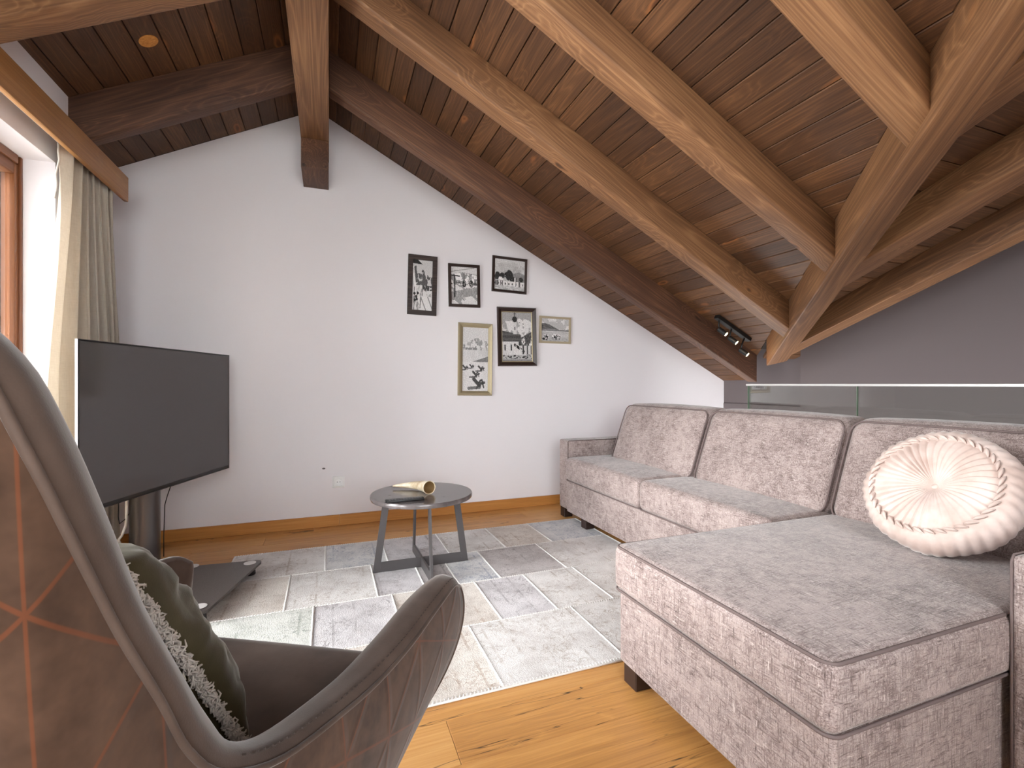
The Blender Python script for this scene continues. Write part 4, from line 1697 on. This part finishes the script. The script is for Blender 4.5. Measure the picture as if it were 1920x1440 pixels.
# base frames
soft('sofa_base', 1.675, 2.40, 1.43, 3.235, 0.07, 0.305, 0.012)
soft('chaise_base', 0.945, 2.40, 0.668, 1.428, 0.07, 0.322, 0.012)
# seat cushions
for (a, b) in ((2.318, 3.225), (1.434, 2.314)):
    s = soft('seat_cushion', 1.655, 2.12, a, b, 0.308, SZ, 0.035, (0.006, 0.0, 0.014))
    edge_pipe('piping', rect_path(1.658, 2.10, a + 0.004, b - 0.004, 0.313, 0.03), 0.0045, s)
ch = soft('chaise_cushion', 0.918, 2.12, 0.652, 1.428, 0.326, SZ, 0.028, (0.004, 0.003, 0.014))
edge_pipe('piping', rect_path(0.925, 2.10, 0.659, 1.421, SZ - 0.008, 0.028), 0.0055, ch)
edge_pipe('piping', rect_path(0.921, 2.10, 0.655, 1.425, 0.330, 0.028), 0.005, ch)


# back cushions: leaning slabs
def lean(p):
    return Vector((p.x + 0.36 * p.z + 0.10 * max(0, p.z) ** 2, p.y, p.z))


for (a, b) in ((2.245, 3.10), (1.432, 2.235), (0.62, 1.422)):
    cz = 0.665
    bc = soft('back_cushion', 2.035, 2.235, a, b, cz - 0.205, cz + 0.215, 0.055, (0.018, 0.0, 0.012), 12, lean)
    for sgn, x_ in ((1, 2.05), (-1, 2.215)):
        pth = []
        for p in rect_path(a + 0.008, b - 0.008, cz - 0.195, cz + 0.205, 0, 0.05):
            q = lean(Vector((x_ - 2.135, 0, p.y - cz - 0.005)))
            pth.append(Vector((q.x + 2.135 - (0.006 if sgn == 1 else 0), p.x, q.z + cz + 0.005)))
        edge_pipe('piping', pth, 0.005, bc)
soft('back_frame', 2.245, 2.42, 0.62, 3.235, 0.07, 0.74, 0.03)
# arms
arm = soft('armrest', 1.69, 2.42, 3.24, 3.385, 0.075, 0.60, 0.014, (0.002, 0.002, 0.002))
edge_pipe('piping', [Vector((1.692, 3.243, 0.08)), Vector((1.692, 3.243, 0.59)), Vector((1.70, 3.243, 0.598)), Vector((2.3, 3.243, 0.598))], 0.004, arm, False)
arm = soft('armrest', 1.525, 2.42, 0.505, 0.648, 0.075, 0.622, 0.016, (0.002, 0.002, 0.002))
edge_pipe('piping', [Vector((1.527, 0.646, 0.08)), Vector((1.527, 0.646, 0.606)), Vector((1.537, 0.646, 0.62)), Vector((2.2, 0.646, 0.62))], 0.004, arm, False)
for (x_, y_) in ((0.955, 1.345), (0.955, 0.70), (1.70, 3.315), (1.68, 2.95), (1.54, 0.54), (2.33, 3.29), (2.33, 0.56), (2.33, 1.9)):
    zz = TH + 0.001 if (RX0 < x_ < RX1 - 0.0 and RY0 < y_ < RY1) else 0.001
    MB().box(x_, x_ + 0.07, y_, y_ + 0.07, zz, 0.078, 0.003, 1).obj('foot', M_leg, sf)

# ------------------------------------------------------------------ round pleated cushion
rcn = Vector((-0.82, -0.03, 0.57)).normalized()
rcc = Vector((1.845, 0.955, 0.682))
rco = thing('round_cushion', 'round pleated champagne velvet cushion leaning on the chaise', 'cushion', (rcc.x, rcc.y, SZ))
up_ = Vector((0, 0, 1))
yv_ = (up_ - rcn * up_.dot(rcn)).normalized()
xv_ = yv_.cross(rcn)
Mrc = axes(rcc, xv_, yv_, rcn)
NP, SUB = 40, 6
NA = NP * SUB
R0 = 0.168
vs, fs = [], []
NR = 18
for i in range(NR + 1):
    s = i / NR
    r = 0.004 + (R0 - 0.004) * s
    for k in range(NA):
        a = 2 * PI * k / NA
        f = (k % SUB) / SUB
        saw = (f if f < 0.8 else (1 - f) * 4)                # soft saw-tooth fold
        h = 0.062 - 0.030 * (1 - s) ** 2.2 + 0.010 * math.sin(PI * min(1, s * 1.0)) - 0.010 * s ** 6
        h += (0.017 * (saw - 0.4)) * min(1, s * 2.2) * (0.55 + 0.45 * math.sin(3 * a + 1))
        a2 = a + 0.22 * (1 - s) * s
        vs.append(Mrc @ Vector((r * math.cos(a2), r * math.sin(a2), h)))
for i in range(NR):
    for k in range(NA):
        k2 = (k + 1) % NA
        fs.append((i * NA + k, i * NA + k2, (i + 1) * NA + k2, (i + 1) * NA + k))
fs.append(tuple(range(NA))[::-1])
mesh_obj('pleated_face', vs, fs, M_champagne, rco, smooth=True)
prof = [(0.160, 0.052), (0.172, 0.060), (0.188, 0.056), (0.203, 0.042), (0.212, 0.020), (0.214, -0.004), (0.208, -0.030), (0.194, -0.052), (0.17, -0.062), (0.11, -0.07), (0.0, -0.072)]
vs, fs = [], []
for (i, (r, z)) in enumerate(prof):
    for k in range(NA):
        a = 2 * PI * k / NA
        f = ((k + i * 1.2) % SUB) / SUB
        fold = (abs(f - 0.5) * 2) ** 2
        amp = 0.011 * max(0, 1 - i / 9)
        rr_ = r - amp * fold + 0.002 * math.sin(7 * a + i)
        vs.append(Mrc @ Vector((max(0.0005, rr_) * math.cos(a), max(0.0005, rr_) * math.sin(a), z)))
for i in range(len(prof) - 1):
    for k in range(NA):
        k2 = (k + 1) % NA
        fs.append((i * NA + k, i * NA + k2, (i + 1) * NA + k2, (i + 1) * NA + k)[::-1])
mesh_obj('side_band', vs, fs, M_champagne, rco, smooth=True)
br = MB()
for k in range(NP):
    a = 2 * PI * (k + 0.5) / NP
    w = 2 * PI / NP
    pp = []
    for q in range(7):
        s = q / 6 - 0.5
        rr_ = 0.168 + 0.016 * s
        aa = a + w * 1.15 * s
        pp.append(Mrc @ Vector((rr_ * math.cos(aa), rr_ * math.sin(aa), 0.060 + 0.006 * math.cos(PI * s))))
    br.tube(pp, [0.0015, 0.0035, 0.0048, 0.0052, 0.0048, 0.0035, 0.0015], 8)
br.obj('braid', M_champagne, rco, smooth=True)
MB().lathe([(0.010, 0.028), (0.0095, 0.034), (0.005, 0.037), (0.0, 0.0375)], 20, M=Mrc, cap1=False).obj('centre_button', M_champagne, rco, smooth=True)

# ------------------------------------------------------------------ armchair
CH_O = Vector((-0.196 - 0.05 * 0.8637, 0.951 + 0.05 * 0.504, 0))
CH_R = -math.atan2(0.504, 0.8637)
ac = thing('armchair', 'taupe velvet armchair with quilted brown shell seen from behind', 'armchair', CH_O, CH_R)
RIN = [(.288, .382, .555), (.288, .335, .584), (.28, .214, .592), (.28, .071, .592), (.28, -.052, .597), (.28, -.16, .612), (.28, -.245, .633),
       (.28, -.295, .662), (.28, -.325, .712), (.28, -.36, .78), (.28, -.395, .855), (.28, -.425, .94), (.278, -.446, .998), (.262, -.457, 1.04),
       (.22, -.463, 1.068), (.14, -.47, 1.083), (0, -.475, 1.09)]
ROUT = [(.333, .410, .535), (.338, .345, .566), (.337, .22, .570), (.336, .08, .572), (.335, -.05, .586), (.335, -.16, .611), (.333, -.27, .642),
        (.33, -.345, .685), (.33, -.385, .735), (.33, -.412, .795), (.33, -.443, .86), (.33, -.472, .93), (.326, -.495, .992), (.305, -.508, 1.047),
        (.25, -.515, 1.085), (.15, -.522, 1.105), (0, -.527, 1.112)]
BOUT = [(.235, .17, .27), (.24, .14, .27), (.245, .10, .27), (.25, .04, .27), (.25, -.03, .27), (.25, -.09, .27), (.245, -.14, .27), (.24, -.18, .27),
        (.23, -.21, .27), (.215, -.24, .27), (.20, -.262, .27), (.18, -.28, .27), (.155, -.295, .27), (.13, -.308, .27), (.10, -.317, .27), (.06, -.325, .27), (0, -.33, .27)]
BIN = [(.262, .27, .36), (.262, .24, .36), (.26, .16, .36), (.258, .05, .36), (.256, -.05, .36), (.255, -.12, .36), (.25, -.17, .36), (.245, -.20, .36),
       (.24, -.22, .36), (.23, -.235, .36), (.215, -.245, .36), (.20, -.25, .36), (.18, -.255, .36), (.155, -.26, .36), (.12, -.262, .36), (.07, -.265, .36), (0, -.267, .36)]


def catmull(pts, m):
    pts = [Vector(p) for p in pts]
    out = []
    n = len(pts)
    for i in range(n - 1):
        p0, p1, p2, p3 = pts[max(0, i - 1)], pts[i], pts[i + 1], pts[min(n - 1, i + 2)]
        for k in range(m):
            t = k / m
            out.append(0.5 * ((2 * p1) + (p2 - p0) * t + (2 * p0 - 5 * p1 + 4 * p2 - p3) * t * t + (3 * p1 - p0 - 3 * p2 + p3) * t ** 3))
    out.append(pts[-1])
    return out


def full(pts, m=4):
    pts = [(x + 0.05 * min(1.0, x / 0.2), y, z) for (x, y, z) in pts]
    r = catmull(pts, m)
    l = [Vector((-p.x, p.y, p.z)) for p in reversed(r[:-1])]
    return r + l


ro, ri, bo, bi = full(ROUT), full(RIN), full(BOUT), full(BIN)
NS = len(ro)
NT_ = 22


def bez(a, b, c, d, t):
    u = 1 - t
    return a * u ** 3 + b * 3 * u * u * t + c * 3 * u * t * t + d * t ** 3


def outer_pt(i, t):
    R, Bp = ro[i], bo[i]
    front = max(0.0, min(1.0, (R.y - 0.15) / 0.25)) * (1 if R.z < 0.7 else 0)
    H = R.z - Bp.z
    mid = R.lerp(Bp, 0.25)
    P1 = Vector((R.x * 1.05, R.y + 0.05 * front - 0.01 * (1 - front), R.z - 0.36 * H))
    P2 = Vector((mid.x * 1.02, mid.y + 0.02 * front, Bp.z + 0.16 * H * (1 if R.z < 0.7 else 0.6)))
    return bez(R, P1, P2, Bp, t)


vs, uv = [], []
for i in range(NS):
    L = 0.0
    prev = None
    for j in range(NT_ + 1):
        p = outer_pt(i, j / NT_)
        if prev is not None:
            L += (p - prev).length
        prev = p
        vs.append(p)
        uv.append((0.0, L + (1.11 - ro[i].z)))
acc = 0.0
for i in range(NS):
    if i:
        acc += (outer_pt(i, 0.45) - outer_pt(i - 1, 0.45)).length
    for j in range(NT_ + 1):
        uv[i * (NT_ + 1) + j] = (acc, uv[i * (NT_ + 1) + j][1])
fs = []
for i in range(NS - 1):
    for j in range(NT_):
        a = i * (NT_ + 1) + j
        fs.append((a, a + 1, a + NT_ + 2, a + NT_ + 1))
n0 = len(vs)
sh = mesh_obj('outer_shell', vs, fs, M_quilt, ac, smooth=True, world=False)
add_uv(sh, uv)
# inner lining
vs, fs = [], []
NI = 10
for i in range(NS):
    for j in range(NI + 1):
        t = j / NI
        p = ri[i].lerp(bi[i], t)
        inward = Vector((-p.x, -0.02 - p.y, 0))
        inward = inward.normalized() if inward.length > 1e-6 else Vector()
        p = p + inward * (0.010 * math.sin(PI * t))
        vs.append(p)
for i in range(NS - 1):
    for j in range(NI):
        a = i * (NI + 1) + j
        fs.append((a, a + NI + 1, a + NI + 2, a + 1))
mesh_obj('inner_lining', vs, fs, M_velvet, ac, smooth=True, world=False)
# rim band along the top edge and down both arm fronts
pathO, pathI = [], []
for j in range(NT_, 0, -1):
    pathO.append(outer_pt(0, j / NT_))
    q = ri[0].lerp(bi[0], j / NT_)
    pathI.append(q)
for i in range(NS):
    pathO.append(ro[i])
    pathI.append(ri[i])
for j in range(1, NT_ + 1):
    pathO.append(outer_pt(NS - 1, j / NT_))
    pathI.append(ri[NS - 1].lerp(bi[NS - 1], j / NT_))
vs, fs = [], []
K = 8
NPTH = len(pathO)
for i in range(NPTH):
    a, b = pathO[i], pathI[i]
    tdn = (pathO[min(NPTH - 1, i + 1)] - pathO[max(0, i - 1)]).normalized()
    w_ = b - a
    nrm = tdn.cross(w_).normalized()
    if i == 0:
        pn = nrm if nrm.dot((a + b) / 2 - Vector((a.x, -0.05, 0.35))) > 0 else -nrm
    if nrm.dot(pn) < 0:
        nrm = -nrm
    pn = nrm
    for k in range(K + 1):
        s = k / K
        bul = 0.013 * (1 - (2 * s - 1) ** 4)
        vs.append(a + w_ * s + nrm * bul)
for i in range(NPTH - 1):
    for k in range(K):
        a = i * (K + 1) + k
        fs.append((a, a + 1, a + K + 2, a + K + 1))
rim = mesh_obj('rim_band', vs, fs, M_velvet, ac, smooth=True, world=False)
bmv = bmesh.new(); bmv.from_mesh(rim.data); bmesh.ops.recalc_face_normals(bmv, faces=bmv.faces[:]); bmv.to_mesh(rim.data); bmv.free()
MB().tube([p + (p - q).normalized() * 0.0005 for p, q in zip(pathO, pathI)], 0.0035, 6).obj('outer_piping', M_velvet, rim, smooth=True, world=False)
sm = MB()
acc = 0.0
last = None
for i in range(NT_, NPTH - NT_ - 1):           # little stitches along the rim seam
    a, b = pathO[i], pathO[i + 1]
    d = (b - a)
    m = max(1, int(d.length / 0.011))
    for k in range(m):
        p = a.lerp(b, (k + 0.5) / m)
        w_ = (pathI[i] - pathO[i])
        q = p + w_ * 0.16 + Vector((0, 0, 0.0125)) if pathO[i].z < 0.68 else p + w_ * 0.16
        sm.tube([q - d.normalized() * 0.003, q + d.normalized() * 0.003], 0.0012, 4)
stx = sm.obj('seam_stitches', plain('dark_thread', lin(58, 46, 40), 0.9), rim, world=False)
stx['kind'] = 'stuff'
# underside
und = [p for p in bo]
und = [Vector((0, 0.0, 0.262))] + und
mesh_obj('underside', und, [(0, i, i + 1) for i in range(1, len(und) - 1)] + [(0, len(und) - 1, 1)], M_velvet, ac, world=False)
vs, fs = rbox((0, 0.015, 0.362), (0.304, 0.285, 0.078), 0.05, 10, (0, 0.012, 0.010))
mesh_obj('seat_cushion', vs, fs, M_velvet, ac, smooth=True, world=False)
MB().lathe([(0.10, 0.235), (0.11, 0.24), (0.11, 0.263)], 32).obj('swivel_plate', M_blackmetal, ac, world=False)
MB().lathe([(0.03, 0.02), (0.03, 0.236)], 24).obj('column', M_blackmetal, ac, smooth=True, world=False)
MB().lathe([(0.27, 0.001), (0.275, 0.006), (0.26, 0.014), (0.04, 0.024), (0.03, 0.03)], 48).obj('base_disc', M_blackmetal, ac, autosmooth=0.6, world=False)

# ------------------------------------------------------------------ olive cushion with fringe, leaning in the armchair
MC = root_matrix(ac)
cc_l = Vector((-0.045, -0.082, 0.622))
oc_ = thing('fringed_cushion', 'crumpled olive satin cushion with frayed fringe in the armchair', 'cushion', MC @ Vector((0.0, -0.12, 0.45)), CH_R)
tl = math.radians(26)
Mpil = MC @ Matrix.Translation(cc_l) @ Matrix.Rotation(math.radians(-15), 4, 'Z') @ Matrix.Rotation(tl, 4, 'X') @ Matrix.Rotation(math.radians(-3), 4, 'Y')     # local: x width, y thickness(forward), z height
NQ = 40
PH = 0.198


def pillow_pt(a, b, side):
    """a,b in -1..1; side +1 front, -1 rear"""
    sx = PH * a * (1 - 0.06 * (1 - b * b))
    sz = PH * b * (1 - 0.06 * (1 - a * a))
    th = 0.085 * max(0.0, (1 - a ** 4) * (1 - b ** 4)) ** 0.55
    wr = 0.0
    if side > 0:
        edge = (1 - max(abs(a), abs(b)))
        rad = mnoise.noise(Vector((4.0 * a, 4.0 * b, 2.0))) + 0.6 * mnoise.noise(Vector((2.2 * a * a * a * 3, 9.0 * b, 7.0)))
        wr = 0.012 * rad * min(1, edge * 5)
        wr += 0.010 * (abs(mnoise.noise(Vector((1.6 * a, 10.0 * b, 4.0)))) - 0.2) * math.exp(-3 * (1 - abs(a))) * min(1, edge * 10)
    return Vector((sx, side * (th + wr), sz))


vs, fs = [], []
for side in (1, -1):
    base = len(vs)
    for j in range(NQ + 1):
        for i in range(NQ + 1):
            vs.append(Mpil @ pillow_pt(-1 + 2 * i / NQ, -1 + 2 * j / NQ, side))
    for j in range(NQ):
        for i in range(NQ):
            q = (base + j * (NQ + 1) + i, base + j * (NQ + 1) + i + 1, base + (j + 1) * (NQ + 1) + i + 1, base + (j + 1) * (NQ + 1) + i)
            fs.append(q if side < 0 else q[::-1])
cov = mesh_obj('cover', vs, fs, M_olive, oc_, smooth=True)
bmv = bmesh.new(); bmv.from_mesh(cov.data); bmesh.ops.remove_doubles(bmv, verts=bmv.verts[:], dist=0.0004); bmv.to_mesh(cov.data); bmv.free()
frg = MB()
rf = random.Random(5)


def fringe_edge(p0, p1, out, n):
    for i in range(n):
        s = (i + rf.random()) / n
        p = p0.lerp(p1, s)
        L = rf.uniform(0.008, 0.018)
        d = (out + Vector((rf.uniform(-.5, .5), rf.uniform(-.7, .7), rf.uniform(-.5, .5)))).normalized()
        curl = Vector((rf.uniform(-1, 1), rf.uniform(-1, 1), rf.uniform(-1, 1))) * 0.006
        pp = [p, p + d * L * 0.5 + curl, p + d * L + curl * 0.2, p + d * L * 0.9 - curl * 0.8]
        frg.tube([Mpil @ q for q in pp], [0.0012, 0.0015, 0.0014, 0.0008], 5)


cr_ = [Vector((PH, 0, -PH)), Vector((PH, 0, PH)), Vector((-PH, 0, PH)), Vector((-PH, 0, -PH))]
fringe_edge(cr_[0], cr_[1], Vector((1, 0, 0)), 900)
fringe_edge(cr_[2], cr_[3], Vector((-1, 0, 0)), 160)
fo = frg.obj('fringe', M_fringe, oc_, smooth=True)
fo['kind'] = 'stuff'
